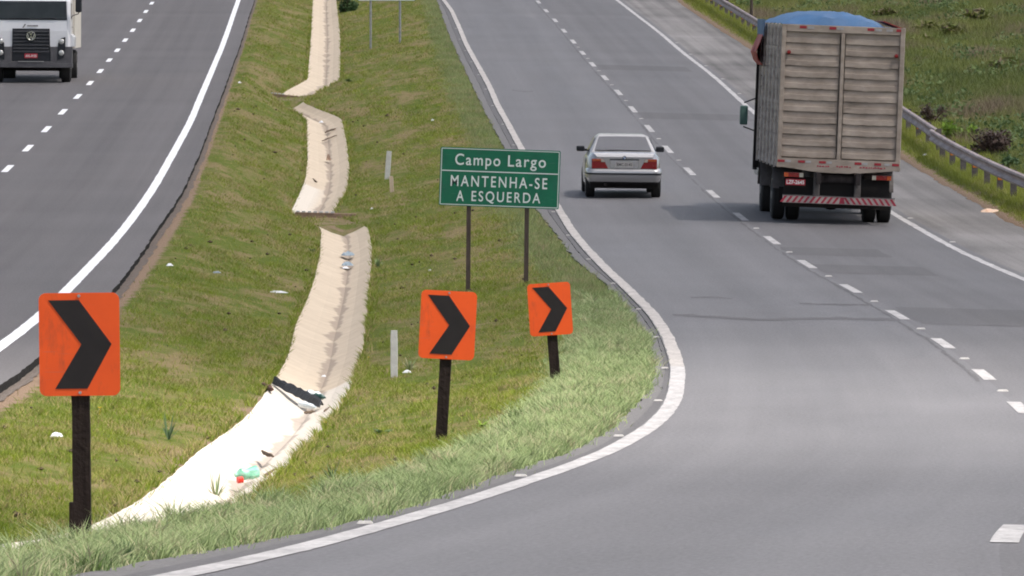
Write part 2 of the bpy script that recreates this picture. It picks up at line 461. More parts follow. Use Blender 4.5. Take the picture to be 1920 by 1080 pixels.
grime(M['orange'], (0.30, 0.06, 0.03), .45, 5.0, (1.6, 1, .55))
M['black'] = pm('black_sign_film', (0.021, 0.017, 0.018), (0.016, 0.013, 0.014), 5, 0.5, 0, 0, 0.3)
M['green'] = pm('green_sign_film', (0.005, 0.14, 0.073), (0.006, 0.118, 0.064), 4, 0.45, 0, 0, 0.4)
grime(M['green'], (0.02, 0.10, 0.075), .6, 3.0, (1.2, 1, .5))
M['signwhite'] = pm('white_sign_film', (0.72, 0.76, 0.74), (0.64, 0.69, 0.67), 9, 0.5)
M['steel'] = pm('sign_steel', (0.42, 0.42, 0.43), (0.3, 0.3, 0.31), 9, 0.45, 0.6)
M['rustpost'] = pm('weathered_sign_post', (0.10, 0.075, 0.065), (0.06, 0.045, 0.04), 8, 0.8, 0, 0.3, 0.2, stretch=(8, 8, 0.8))
M['rail'] = pm('galvanised_rail', (0.40, 0.325, 0.31), (0.26, 0.205, 0.195), 3.0, 0.65, 0.08, 0.1, 0.4, stretch=(0.3, 0.3, 3))
M['railpost'] = pm('guardrail_post_steel', (0.16, 0.14, 0.14), (0.10, 0.085, 0.085), 6, 0.7, 0.3)
M['refl_o'] = pm('orange_reflector', (0.75, 0.25, 0.02), (0.6, 0.17, 0.02), 20, 0.4)
M['marker'] = pm('pale_marker_post', (0.62, 0.60, 0.58), (0.5, 0.48, 0.46), 9, 0.8, 0, 0.3)
M['stub'] = pm('raw_wood', (0.62, 0.50, 0.38), (0.48, 0.36, 0.27), 9, 0.85, 0, 0.4, stretch=(6, 6, 0.7))
M['stud'] = pm('road_stud_white', (0.5, 0.48, 0.45), (0.36, 0.34, 0.32), 30, 0.5)
M['cardboard'] = pm('cardboard', (0.62, 0.38, 0.25), (0.75, 0.6, 0.46), 7, 0.85)
M['paper'] = pm('white_litter', (0.82, 0.82, 0.84), (0.7, 0.7, 0.72), 9, 0.7)
M['bluegrey'] = pm('grey_plastic', (0.28, 0.34, 0.38), (0.2, 0.25, 0.28), 9, 0.4)
M['tread'] = pm('old_rubber', (0.030, 0.030, 0.034), (0.016, 0.016, 0.018), 14, 0.7, 0, 0.6)
M['wood'] = pm('rotten_wood', (0.13, 0.055, 0.035), (0.08, 0.035, 0.025), 9, 0.85, 0, 0.5)
M['bark'] = pm('bark', (0.15, 0.10, 0.065), (0.08, 0.055, 0.035), 14, 0.9, 0, 0.5)
M['bot_green'] = pm('green_bottle', (0.16, 0.52, 0.33), (0.36, 0.68, 0.52), 14, 0.25, 0, 0, 0.6, 0.3)
M['bot_clear'] = pm('clear_bottle', (0.72, 0.76, 0.77), (0.5, 0.56, 0.58), 12, 0.2, 0, 0, 0.6, 0.3)
M['redcap'] = pm('red_cap', (0.72, 0.03, 0.015), (0.62, 0.025, 0.012), 9, 0.4)
M['yellow'] = pm('yellow_petals', (0.8, 0.5, 0.02), (0.72, 0.42, 0.02), 20, 0.7)
# vehicles
M['silver'] = pm('silver_paint', (0.40, 0.39, 0.39), (0.38, 0.37, 0.37), 0.5, 0.26, 0.4, 0, 0.5, 0.7, rvar=0.0)
M['glass'] = pm('tinted_glass', (0.055, 0.055, 0.065), (0.045, 0.045, 0.055), 0.5, 0.06, 0, 0, 0.9, 0.0, rvar=0.0)
M['wglass'] = pm('windscreen_glass', (0.02, 0.024, 0.024), (0.03, 0.035, 0.035), 2, 0.08, 0, 0, 0.35, 0, rvar=0.02)
M['rubber'] = pm('tyre_rubber', (0.018, 0.017, 0.017), (0.026, 0.024, 0.023), 9, 0.85)
M['plastic'] = pm('black_plastic', (0.016, 0.017, 0.022), (0.011, 0.012, 0.016), 9, 0.5)
M['under'] = pm('underbody_black', (0.010, 0.008, 0.008), (0.016, 0.013, 0.012), 5, 0.9)
M['lamp_red'] = pm('red_lens', (0.24, 0.007, 0.008), (0.17, 0.005, 0.006), 9, 0.2, 0, 0, 0.5, 0.4)
M['lamp_or'] = pm('amber_lens', (0.42, 0.07, 0.012), (0.34, 0.055, 0.01), 9, 0.2, 0, 0, 0.5, 0.4)
M['lamp_wh'] = pm('clear_lens', (0.42, 0.40, 0.33), (0.34, 0.32, 0.26), 9, 0.2, 0, 0, 0.5, 0.3)
M['head'] = pm('headlamp_lens', (0.62, 0.61, 0.58), (0.45, 0.44, 0.42), 20, 0.15, 0.3, 0, 0.6, 0.5)
M['chrome'] = pm('chrome', (0.75, 0.75, 0.76), (0.65, 0.65, 0.66), 9, 0.15, 1.0)
M['plate_grey'] = pm('grey_plate', (0.42, 0.40, 0.39), (0.36, 0.34, 0.33), 12, 0.5)
M['plate_red'] = pm('red_plate', (0.42, 0.03, 0.045), (0.34, 0.025, 0.04), 12, 0.5)
M['cargo'] = pm('dusty_grey_beige_paint', (0.41, 0.34, 0.285), (0.235, 0.19, 0.155), 1.6, 0.75, 0, 0.15, 0.3, stretch=(1, 1, 2.2))
M['cargo_side'] = pm('dusty_pale_boards', (0.50, 0.445, 0.405), (0.32, 0.275, 0.25), 2.5, 0.8, 0, 0.2, 0.3, stretch=(1, 2, 4))
M['tarp'] = pm('blue_tarpaulin', (0.030, 0.10, 0.22), (0.05, 0.135, 0.28), 2.2, 0.55, 0, 0.25, 0.4)
M['redtarp'] = pm('red_tarpaulin', (0.40, 0.06, 0.045), (0.28, 0.04, 0.035), 3, 0.6, 0, 0.25)
M['tape_red'] = pm('red_reflective_tape', (0.34, 0.02, 0.03), (0.24, 0.02, 0.028), 9, 0.6)
M['tape_grey'] = pm('grey_reflective_tape', (0.40, 0.385, 0.38), (0.3, 0.29, 0.285), 9, 0.6)
M['stripe_white'] = pm('dirty_white_stripe', (0.42, 0.36, 0.33), (0.30, 0.25, 0.23), 9, 0.65)
M['stripe_red'] = pm('faded_red_stripe', (0.36, 0.03, 0.055), (0.27, 0.025, 0.045), 9, 0.65)
M['fender'] = pm('grey_mud_guard', (0.13, 0.115, 0.11), (0.075, 0.065, 0.062), 4, 0.75)
M['chassis'] = pm('dark_chassis_steel', (0.03, 0.022, 0.022), (0.018, 0.013, 0.013), 7, 0.8)
M['cabgreen'] = pm('dark_green_cab', (0.03, 0.09, 0.07), (0.02, 0.06, 0.05), 5, 0.4, 0, 0, 0.5, 0.4)
M['mirrorgreen'] = pm('grey_green_mirror', (0.10, 0.18, 0.155), (0.07, 0.13, 0.115), 7, 0.45)
M['cabwhite'] = pm('white_cab_paint', (0.74, 0.73, 0.75), (0.68, 0.67, 0.69), 3, 0.35, 0, 0, 0.5, 0.5, rvar=0.05)
M['bumpergrey'] = pm('grey_bumper', (0.10, 0.095, 0.10), (0.075, 0.07, 0.075), 5, 0.55)
M['cream_body'] = pm('cream_cargo_panel', (0.68, 0.63, 0.55), (0.6, 0.55, 0.48), 3, 0.6)
M['rim'] = pm('dusty_rim', (0.28, 0.26, 0.25), (0.18, 0.165, 0.16), 9, 0.6, 0.3)
M['signtextgrey'] = pm('lettering_grey', (0.09, 0.085, 0.085), (0.07, 0.065, 0.065), 9, 0.6)
M['roundel_blue'] = pm('roundel_blue', (0.02, 0.10, 0.35), (0.02, 0.09, 0.3), 9, 0.4)


# ------------------------------------------------------------------ mesh helpers
class MB:
    def __init__(self):
        self.v = []; self.f = []

    def add(self, vs, fs, mat=None):
        o = len(self.v)
        for p in vs:
            p = Vector(p)
            self.v.append(tuple(mat @ p) if mat is not None else tuple(p))
        self.f += [tuple(i + o for i in q) for q in fs]
        return self

    def box(self, c, s, mat=None):
        x, y, z = c; a, b, h = s[0] / 2, s[1] / 2, s[2] / 2
        vs = [(x + i * a, y + j * b, z + k * h) for k in (-1, 1) for j in (-1, 1) for i in (-1, 1)]
        return self.add(vs, [(0, 2, 3, 1), (4, 5, 7, 6), (0, 1, 5, 4), (2, 6, 7, 3), (0, 4, 6, 2), (1, 3, 7, 5)], mat)

    def prism(self, poly, y0, y1, mat=None):
        """polygon in the x-z plane, extruded in y"""
        n = len(poly)
        vs = [(p[0], y0, p[1]) for p in poly] + [(p[0], y1, p[1]) for p in poly]
        fs = [tuple(range(n)), tuple(range(2 * n - 1, n - 1, -1))]
        fs += [((i + 1) % n, i, n + i, n + (i + 1) % n) for i in range(n)]
        return self.add(vs, fs, mat)

    def lathe(self, prof, c, n=24, axis='x', caps=True):
        """profile [(along, radius)] about the axis through c"""
        vs = []
        for (a, r) in prof:
            for i in range(n):
                t = 2 * math.pi * i / n
                p = (a, r * math.cos(t), r * math.sin(t))
                if axis == 'y': p = (p[1], p[0], p[2])
                if axis == 'z': p = (p[1], p[2], p[0])
                vs.append((p[0] + c[0], p[1] + c[1], p[2] + c[2]))
        fs = []
        for j in range(len(prof) - 1):
            for i in range(n):
                fs.append((j * n + i, j * n + (i + 1) % n, (j + 1) * n + (i + 1) % n, (j + 1) * n + i))
        if caps:
            fs.append(tuple(range(n))[::-1]); fs.append(tuple((len(prof) - 1) * n + i for i in range(n)))
        return self.add(vs, fs)

    def tube(self, pts, r, n=8):
        pts = [Vector(p) for p in pts]
        rr = r if isinstance(r, (list, tuple)) else [r] * len(pts)
        vs = []
        for i, p in enumerate(pts):
            t = (pts[min(i + 1, len(pts) - 1)] - pts[max(i - 1, 0)]).normalized()
            u = t.cross(Vector((0, 0, 1)) if abs(t.z) < 0.9 else Vector((1, 0, 0))).normalized(); w = t.cross(u)
            for k in range(n):
                a = 2 * math.pi * k / n
                vs.append(p + (u * math.cos(a) + w * math.sin(a)) * rr[i])
        fs = []
        for i in range(len(pts) - 1):
            for k in range(n):
                fs.append((i * n + k, i * n + (k + 1) % n, (i + 1) * n + (k + 1) % n, (i + 1) * n + k))
        fs.append(tuple(range(n))[::-1]); fs.append(tuple((len(pts) - 1) * n + k for k in range(n)))
        return self.add(vs, fs)

    def grid(self, P):
        """P[i][j] points"""
        a, b = len(P), len(P[0])
        return self.add([p for row in P for p in row],
                        [(i * b + j, i * b + j + 1, (i + 1) * b + j + 1, (i + 1) * b + j) for i in range(a - 1) for j in range(b - 1)])

    def mesh(self, name):
        me = bpy.data.meshes.new(name); me.from_pydata(self.v, [], self.f)
        import bmesh
        bm = bmesh.new(); bm.from_mesh(me); bmesh.ops.recalc_face_normals(bm, faces=bm.faces); bm.to_mesh(me); bm.free()
        return me


def link(name, me, mat, parent=None, bevel=0, smooth=False, solid=0, sub=0):
    if isinstance(me, MB): me = me.mesh(name)
    o = bpy.data.objects.new(name, me); COL.objects.link(o)
    if mat is not None: me.materials.append(mat)
    if parent: o.parent = parent
    if smooth:
        me.polygons.foreach_set('use_smooth', [True] * len(me.polygons))
    if solid:
        md = o.modifiers.new('solid', 'SOLIDIFY'); md.thickness = solid; md.offset = 0
    if bevel:
        md = o.modifiers.new('bevel', 'BEVEL'); md.width = bevel; md.segments = 2; md.limit_method = 'ANGLE'; md.angle_limit = R(40)
    if sub:
        md = o.modifiers.new('sub', 'SUBSURF'); md.levels = sub; md.render_levels = sub
    if smooth and not sub:
        md = o.modifiers.new('split', 'EDGE_SPLIT'); md.split_angle = R(38)
    return o


def thing(name, label, cat, loc=(0, 0, 0), rot=(0, 0, 0), group=None):
    o = bpy.data.objects.new(name, None); COL.objects.link(o)
    o.empty_display_size = 0.2
    o.location = loc; o.rotation_euler = rot
    return tag(o, label, cat, group)


def tag(o, label, cat, group=None):
    o['label'] = label; o['category'] = cat
    if group: o['group'] = group
    return o


def struct(o, label=None, kind='structure'):
    o['kind'] = kind
    if label: o['label'] = label
    return o


def set_uv(me, uv):
    l = me.uv_layers.new(name='UVMap')
    vi = np.zeros(len(me.loops), int); me.loops.foreach_get('vertex_index', vi)
    l.data.foreach_set('uv', np.asarray(uv, np.float32)[vi].ravel())


def strip(name, left, right, zf, ds, mat, nu=1, thick=0.0, sidemat=None, ulat=None, jl=0.0, jr=0.0, lift=0.0):
    """sheet between two lateral lines for stations ds; optional skirts of depth thick"""
    ds = np.asarray(ds, float)
    l, r = left(ds), right(ds)
    if jl: l = l + jl * (fnoise(ds * 1.3, ds * 0 + 3.3) - 0.5) * 2
    if jr: r = r + jr * (fnoise(ds * 1.3 + 50, ds * 0 + 8.3) - 0.5) * 2
    t = np.linspace(0, 1, nu + 1)
    X = l[:, None] * (1 - t) + r[:, None] * t
    Y = np.repeat(ds[:, None], nu + 1, 1)
    Zz = zf(X, Y) + lift
    ref = (L_dash if ulat is None else ulat)(ds)
    U = X - ref[:, None]
    cols = [(X, Y, Zz, U)]
    verts = np.stack([X, Y, Zz], -1).reshape(-1, 3); uv = np.stack([U, Y], -1).reshape(-1, 2)
    n, w = X.shape
    i = np.arange(n - 1)[:, None] * w + np.arange(w - 1)[None]
    faces = np.stack([i, i + 1, i + w + 1, i + w], -1).reshape(-1, 4).tolist()
    nf = len(faces)
    if thick:
        b = len(verts)
        vl = np.stack([l, ds, Zz[:, 0] - thick], -1); vr = np.stack([r, ds, Zz[:, -1] - thick], -1)
        verts = np.concatenate([verts, vl, vr]); uv = np.concatenate([uv, np.stack([U[:, 0] - thick, ds], -1), np.stack([U[:, -1] + thick, ds], -1)])
        for k in range(n - 1):
            faces.append((b + k, k * w, (k + 1) * w, b + k + 1))
            faces.append((k * w + w - 1, b + n + k, b + n + k + 1, (k + 1) * w + w - 1))
    me = bpy.data.meshes.new(name); me.from_pydata(verts.tolist(), [], faces)
    set_uv(me, uv)
    o = link(name, me, mat)
    if sidemat:
        me.materials.append(sidemat)
        mi = np.zeros(len(faces), int); mi[nf:] = 1
        me.polygons.foreach_set('material_index', mi)
    return o


# cross-falls
def z_right(X, Y):
    t = X - L_dash(Y)
    return Zr(Y) + np.where(t > 0, -0.026 * t, 0.0)


def z_left(X, Y):
    return Zl(Y)


DS = np.concatenate([np.arange(14, 200, 0.5), np.arange(200, 420, 1.0)])

# ------------------------------------------------------------------ setting
soilw = lambda d: np.interp(d, [30, 70, 95, 150, 180, 230, 420], [.16, .2, .24, .22, .12, .05, .03])
gravw = lambda d: np.interp(d, [30, 120, 200, 420], [.12, .15, .12, .08])
rows = np.concatenate([np.arange(6, 140, 0.6), np.arange(140, 340, 1.2), np.arange(340, 800, 8)])
X, Zz = columns(rows)
sub = [6, 6, 2, 1, 1, 4, 12, 1, 1, 8, 3, 1, 1, 6, 4, 14, 12]
PX = []; SEG = []
for k in range(X.shape[1] - 1):
    for j in range(sub[k]):
        a = j / sub[k]
        if k == 15 or k == 16: a = a ** 1.5
        PX.append(X[:, k] * (1 - a) + X[:, k + 1] * a); SEG.append(k)
PX.append(X[:, -1]); PX = np.stack(PX, -1)
PY = np.repeat(rows[:, None], PX.shape[1], 1)
PZ = gz(PX.ravel(), PY.ravel()).reshape(PX.shape)
verts = np.stack([PX, PY, PZ], -1).reshape(-1, 3)
n, w = PX.shape
i = np.arange(n - 1)[:, None] * w + np.arange(w - 1)[None]
faces = np.stack([i, i + 1, i + w + 1, i + w], -1).reshape(-1, 4)
me = bpy.data.meshes.new('ground'); me.from_pydata(verts.tolist(), [], faces.tolist())
g = link('ground', me, M['ground'], smooth=False)
me.polygons.foreach_set('use_smooth', [True] * len(me.polygons))
me.materials.append(M['field'])
mi = np.tile(np.array([1 if s >= 15 or s <= 1 else 0 for s in SEG]), n - 1)
me.polygons.foreach_set('material_index', mi)
_bl = np.clip(1 - (PX - L_lp(PY) - gravw(PY)) / (soilw(PY) * 1.7), 0, 1) * (PX > L_lp(PY) - .2)
_br = np.clip(1 - (PX - L_sh(PY)) / .55, 0, 1) * (PX > L_sh(PY) - .1)
_bd = np.clip(1 - (L_dl(PY) - PX) / .30, 0, .55) * (PX < L_dl(PY)) * (PY < 100)
_bg = np.zeros_like(PX)
for _a, _b in ((dC1 - 1.5, dB0 - .3), (dB1 + .2, dA0)):
    _bg = np.maximum(_bg, .5 * (PX > L_dl(PY) - .05) * (PX < L_dr(PY) + .25) * (PY > _a) * (PY < _b))
_bl = np.maximum(_bl, _bg)
_at = me.attributes.new('bare', 'FLOAT', 'POINT'); _at.data.foreach_set('value', np.maximum(np.maximum(_bl, _br), _bd).ravel().astype(np.float32))
struct(g)

half = lambda f, o: (lambda d: f(d) + o)
L_mid = lambda d: L_pav(d) * 0.52 + (L_edge(d) - 0.085) * 0.48
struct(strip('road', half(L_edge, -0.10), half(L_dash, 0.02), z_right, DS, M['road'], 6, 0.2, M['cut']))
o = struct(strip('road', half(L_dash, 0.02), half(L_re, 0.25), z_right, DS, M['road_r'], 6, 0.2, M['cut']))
struct(strip('gutter_strip', L_mid, half(L_edge, -0.10), lambda X, Y: Zr(Y) - 0.012, DS, M['strip'], 2, 0.2, None, jl=0.02))
struct(strip('gutter_edge', half(L_pav, -0.06), L_mid, lambda X, Y: Zr(Y) - 0.02, DS, M['strip_l'], 2, 0.2, None, jl=0.07, jr=0.02))
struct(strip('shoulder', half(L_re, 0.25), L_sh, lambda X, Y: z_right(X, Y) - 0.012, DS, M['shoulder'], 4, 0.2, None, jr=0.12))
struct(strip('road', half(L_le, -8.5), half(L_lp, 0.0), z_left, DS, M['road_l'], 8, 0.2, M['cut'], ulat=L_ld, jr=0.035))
struct(strip('gravel_edge', half(L_lp, -0.02), lambda d: L_lp(d) + gravw(d), lambda X, Y: gz(X.ravel(), Y.ravel()).reshape(X.shape) + 0.012, DS, M['gravel'], 2, 0.0, None, ulat=L_ld, jr=0.07))


# painted markings
def marking(name, f, wdt, zf, ds, mat, jit=0.0, ulat=None, lift=0.004):
    return struct(strip(name, half(f, -wdt / 2), half(f, wdt / 2), zf, ds, mat, 1, 0, None, ulat=ulat, jl=jit, jr=jit, lift=lift))


marking('edge_line', L_edge, 0.172, z_right, np.arange(14, 92, 0.4), M['white'], 0.012)
marking('edge_line', L_edge, 0.165, z_right, np.arange(91.6, 420, 0.5), M['cream'], 0.02)
marking('edge_line', L_re, 0.15, z_right, np.arange(14, 420, 0.5), M['white'], 0.025)
marking('edge_line', L_le, 0.19, z_left, np.arange(14, 420, 0.5), M['white_l'], 0.012, L_ld)


def dashes(name, f, zf, starts, ln, wdt, mat, ulat):
    mb = MB(); uv = []
    for s in starts:
        dd = np.linspace(s - ln / 2, s + ln / 2, 6)
        l, r = f(dd) - wdt / 2, f(dd) + wdt / 2
        P = [[(l[k], dd[k], float(zf(l[k:k + 1], dd[k:k + 1])[0]) + 0.0045), (r[k], dd[k], float(zf(r[k:k + 1], dd[k:k + 1])[0]) + 0.0045)] for k in range(6)]
        mb.grid(P)
        for k in range(6): uv += [(0, dd[k]), (wdt, dd[k])]
    me = bpy.data.meshes.new(name); me.from_pydata(mb.v, [], mb.f); set_uv(me, uv)
    return struct(link(name, me, mat))


dashes('lane_dashes', half(L_dash, 0.04), z_right, [40.56 + 12 * k for k in range(-2, 30)], 4.0, 0.15, M['white'], L_dash)
_ld0 = hit(52, 278, Zl)
dashes('lane_dashes', L_ld, z_left, [_ld0 + 11.4 * k for k in range(-12, 20)], 3.7, 0.16, M['white_l'], L_ld)


struct(strip('asphalt_joint', half(L_dash, -0.12), half(L_dash, -0.08), z_right, np.arange(86, 330, 0.5), M['patch'], 1, 0, None, jl=0.05, jr=0.05, lift=0.003))


# tar joints and repair patches
def tar_line(name, pts, wdt):
    P = []
    for (px, py) in pts:
        d = hit(px, py, Zr); P.append((ray(px, py)[0] * d, d))
    mb = MB(); uv = []
    rr = []
    for k in range(len(P) - 1):
        for a in np.linspace(0, 1, 9)[: (9 if k == len(P) - 2 else 8)]:
            rr.append((P[k][0] * (1 - a) + P[k + 1][0] * a, P[k][1] * (1 - a) + P[k + 1][1] * a + random.uniform(-.06, .06)))
    g_ = []
    for (x, d) in rr:
        z = float(z_right(np.array([x]), np.array([d]))[0]) + 0.004
        ww = wdt * random.uniform(.6, 1.3)
        z2 = float(z_right(np.array([x]), np.array([d + ww]))[0]) + 0.004
        g_.append([(x, d, z), (x, d + ww, z2)]); uv += [(x, d), (x, d + ww)]
    mb.grid(g_)
    me = bpy.data.meshes.new(name); me.from_pydata(mb.v, [], mb.f); set_uv(me, uv)
    return struct(link(name, me, M['patch']))


tar_line('asphalt_joint', [(1262, 592), (1420, 601), (1560, 599), (1690, 602)], 1.0)
tar_line('asphalt_joint', [(1296, 559), (1340, 558), (1372, 561)], 0.4)
tar_line('asphalt_joint', [(1500, 570), (1560, 572), (1630, 573)], 0.5)
tar_line('asphalt_joint', [(960, 170), (985, 173), (1000, 172)], 0.6)


def patch(name, d0, d1, a, b):
    dd = np.arange(d0, d1 + 0.01, 0.5)
    return struct(strip(name, lambda d: L_dash(d) + a, lambda d: L_dash(d) + b, z_right, dd, M['patch'], 3, 0, None, jl=0.06, jr=0.06, lift=0.003))


patch('asphalt_patch', hit(1700, 607, Zr), hit(1700, 575, Zr), 0.2, 3.4)
patch('asphalt_patch', hit(1600, 512, Zr), hit(1600, 494, Zr), 0.1, 2.1)
patch('asphalt_patch', hit(1560, 478, Zr), hit(1560, 463, Zr), 0.0, 1.9)
patch('asphalt_patch', hit(1300, 222, Zr), hit(1300, 209, Zr), 0.1, 3.3)
patch('asphalt_patch', hit(1250, 130, Zr), hit(1250, 121, Zr), 0.1, 3.2)


# ------------------------------------------------------------------ drainage channel
def channel(d0, d1, label):
    ds = np.arange(d0, d1, 0.35)
    l, r, c = L_dl(ds), L_dr(ds), L_dc(ds)
    jl = 0.02 * (fnoise(ds * 1.3, ds * 0 + 1.7) - 0.5) * 2; jr = 0.02 * (fnoise(ds * 1.3, ds * 0 + 6.7) - 0.5) * 2
    ze = Zr(ds) + doff(ds) + 0.012; zc = Zr(ds) + doff_c(ds)
    prof = [(l - 0.03 + jl, ze - 0.10, -1.1), (l + jl, ze, -1.0), (l * .5 + c * .5, ze * .47 + zc * .53 - .01, -.5), (c, zc, 0.0), (r * .5 + c * .5, ze * .47 + zc * .53 - .01, .5), (r + jr, ze, 1.0), (r + .03 + jr, ze - 0.10, 1.1)]
    wd = 0.55
    V = np.stack([np.stack([p[0], ds, p[1]], -1) for p in prof], 1)
    uv = np.stack([np.stack([np.full(len(ds), p[2] * wd), ds], -1) for p in prof], 1)
    n, w = V.shape[:2]
    i = np.arange(n - 1)[:, None] * w + np.arange(w - 1)[None]
    fs = np.stack([i, i + 1, i + w + 1, i + w], -1).reshape(-1, 4).tolist()
    me = bpy.data.meshes.new('drainage_channel'); me.from_pydata(V.reshape(-1, 3).tolist(), [], fs)
    set_uv(me, uv.reshape(-1, 2))
    at = me.attributes.new('pale_slab', 'FLOAT', 'POINT')
    fr = np.zeros((n, w))  # paler concrete tone: nearest run and one left bank
    pale_near = hit(540, 740, S_cen); pale_mid = (hit(580, 400, S_edge), hit(580, 345, S_edge))
    fr[ds < pale_near, :] = 1.0
    sel = (ds > pale_mid[0] - 1) & (ds < pale_mid[1])
    fr[np.ix_(sel, [0, 1, 2])] = 0.9
    at.data.foreach_set('value', fr.ravel())
    o = link('drainage_channel', me, M['concrete'])
    return tag(o, label, 'drain channel')


channel(28, dC1, 'pale concrete drain channel passing left of the white marker post, down to the tall grass')
channel(dB0, dB1 + 0.4, 'pale concrete drain channel bending between the two cross beams')
channel(dA0, 420, 'straight pale concrete drain channel beyond the far cross beam, near the bush')


def beam(px0, py0, px1, py1, surf, label, h=0.12):
    d = hit((px0 + px1) / 2, (py0 + py1) / 2, surf)
    a, b = at_d(px0, py0, d), at_d(px1, py1, d)
    c = (a + b) / 2; ln = abs(b[0] - a[0])
    t = thing('cross_beam', label, 'concrete beam', (c[0], d, c[2] - h / 2 + .055), (0, math.atan2(a[2] - b[2], ln), 0), 'concrete beams across the drain')
    link('beam', MB().box((0, 0, 0), (ln, 0.2, h + 0.1)), M['beam'], t, bevel=0.015)
    mb = MB()
    for k in range(7):
        mb.box((-ln / 2 + ln * 0.66 * (k + .5) / 7, -0.02, h / 2 + 0.065), (ln * 0.06, 0.2, 0.035))
    link('capping', mb, M['marker'], t)
    return t


beam(553, 406, 668, 409, S_edge, 'earth stained concrete beam with broken capping across the drain, nearest the green sign')
beam(484, 179, 560, 186, S_edge, 'brown concrete beam across the drain at the far bend')

# ------------------------------------------------------------------ grass
def blades(name, x, d, h, wd, mat, lean=0.35, tint=None, quad=True, z=None, lab=None, leandir=None):
    n = len(x)
    if z is None: z = gz(x, d) - 0.004
    ang = RNG.random(n) * 2 * np.pi
    ld = RNG.random(n) * 2 * np.pi if leandir is None else leandir
    ln = lean * h * (0.3 + RNG.random(n))
    bx, by = np.cos(ang) * wd / 2, np.sin(ang) * wd / 2
    lx, ly = np.cos(ld) * ln, np.sin(ld) * ln
    if quad:
        V = np.empty((n, 5, 3), np.float32)
        V[:, 0] = np.stack([x - bx, d - by, z], -1); V[:, 1] = np.stack([x + bx, d + by, z], -1)
        V[:, 2] = np.stack([x + bx * .75 + lx * .35, d + by * .75 + ly * .35, z + h * .6], -1)
        V[:, 3] = np.stack([x - bx * .75 + lx * .35, d - by * .75 + ly * .35, z + h * .6], -1)
        V[:, 4] = np.stack([x + lx, d + ly, z + h], -1)
        li = (np.arange(n)[:, None] * 5 + np.array([0, 1, 2, 3, 3, 2, 4])[None]).ravel()
        ls = (np.arange(n)[:, None] * 7 + np.array([0, 4])[None]).ravel(); k = 5
    else:
        V = np.empty((n, 3, 3), np.float32)
        V[:, 0] = np.stack([x - bx, d - by, z], -1); V[:, 1] = np.stack([x + bx, d + by, z], -1)
        V[:, 2] = np.stack([x + lx, d + ly, z + h], -1)
        li = np.arange(n * 3); ls = np.arange(n) * 3; k = 3
    me = bpy.data.meshes.new(name)
    me.vertices.add(n * k); me.vertices.foreach_set('co', V.ravel())
    me.loops.add(len(li)); me.loops.foreach_set('vertex_index', li.astype(np.int32))
    me.polygons.add(len(ls)); me.polygons.foreach_set('loop_start', ls.astype(np.int32))
    me.update(calc_edges=True)
    if tint is None: tint = RNG.random(n)
    at = me.attributes.new('tint', 'FLOAT', 'POINT'); at.data.foreach_set('value', np.repeat(tint, k).astype(np.float32))
    o = link(name, me, mat)
    return o


def scatter(lf, rf, d0, d1, dens, tuft=10, rad=0.05):
    """tufted random points between two lateral lines"""
    dd = np.linspace(d0, d1, 200)
    wdt = np.maximum(rf(dd) - lf(dd), 0)
    nt = int(np.trapz(wdt, dd) * dens / tuft)
    cdf = np.concatenate([[0], np.cumsum((wdt[1:] + wdt[:-1]) / 2)]); cdf /= cdf[-1]
    d = np.interp(RNG.random(nt), cdf, dd)
    x = lf(d) + RNG.random(nt) * (rf(d) - lf(d))
    tt = RNG.random(nt)
    X_ = np.repeat(x, tuft) + RNG.normal(0, rad, nt * tuft); D_ = np.repeat(d, tuft) + RNG.normal(0, rad * 1.3, nt * tuft)
    T_ = np.clip(np.repeat(tt, tuft) * .7 + RNG.random(nt * tuft) * .3, 0, 1)
    return X_, D_, T_


def in_channel(x, d, m=0.0):
    gap = ((d > dC1) & (d < dB0)) | ((d > dB1 + .4) & (d < dA0))
    return (x > L_dl(d) - m) & (x < L_dr(d) + m) & ~gap


def merge_stuff(name, parts, mat, label, hscale=1.0, wscale=1.0, lean=0.4, quad=True):
    x = np.concatenate([p[0] for p in parts]); d = np.concatenate([p[1] for p in parts])
    t = np.concatenate([p[2] for p in parts]); h = np.concatenate([p[3] for p in parts]); wd = np.concatenate([p[4] for p in parts])
    o = blades(name, x, d, h * hscale, wd * wscale, mat, lean, t, quad)
    return struct(o, label, 'stuff')


def median(d0, d1, dens, h, wd, tuft, rad):
    x, d, t = scatter(lambda q: L_lp(q) + gravw(q) + soilw(q) * .8, half(L_pav, -0.35), d0, d1, dens, tuft, rad)
    bare = fnoise(x * 1.7, d * .26, 3)
    near = np.clip((x - L_lp(d) - gravw(d) - soilw(d)) / 0.7, 0, 1)
    gap_ = (((d > dC1) & (d < dB0)) | ((d > dB1) & (d < dA0))) & (x > L_dl(d)) & (x < L_dr(d) + .2) & (RNG.random(len(x)) < .5)
    keep = (~gap_) & (~in_channel(x, d, -0.02)) & (RNG.random(len(x)) < np.clip((0.635 - bare) * 6, 0.1, 1)) & (RNG.random(len(x)) < 0.12 + near) & (x > L_lp(d) + gravw(d)) & ((x > L_dl(d)) | (L_dl(d) - x > .30 * RNG.random(len(x)) * (d < 95)))
    x, d, t = x[keep], d[keep], t[keep]
    hh = h * (0.5 + RNG.random(len(x))) * (0.6 + 1.1 * fnoise(x * 1.5 + 5, d * .25, 3))
    return x, d, t, hh, np.full(len(x), wd) * (0.6 + 0.8 * RNG.random(len(x)))


merge_stuff('grass', [median(36, 75, 760, 0.042, 0.006, 10, 0.05), median(75, 135, 420, 0.045, 0.008, 10, 0.07)], M['grass'],
            'short patchy green grass covering the median', lean=1.3)
merge_stuff('grass', [median(135, 220, 190, 0.055, 0.014, 8, 0.1), median(220, 420, 90, 0.06, 0.02, 6, 0.12)], M['grass'],
            'far part of the mown green median grass', lean=1.2, quad=False)


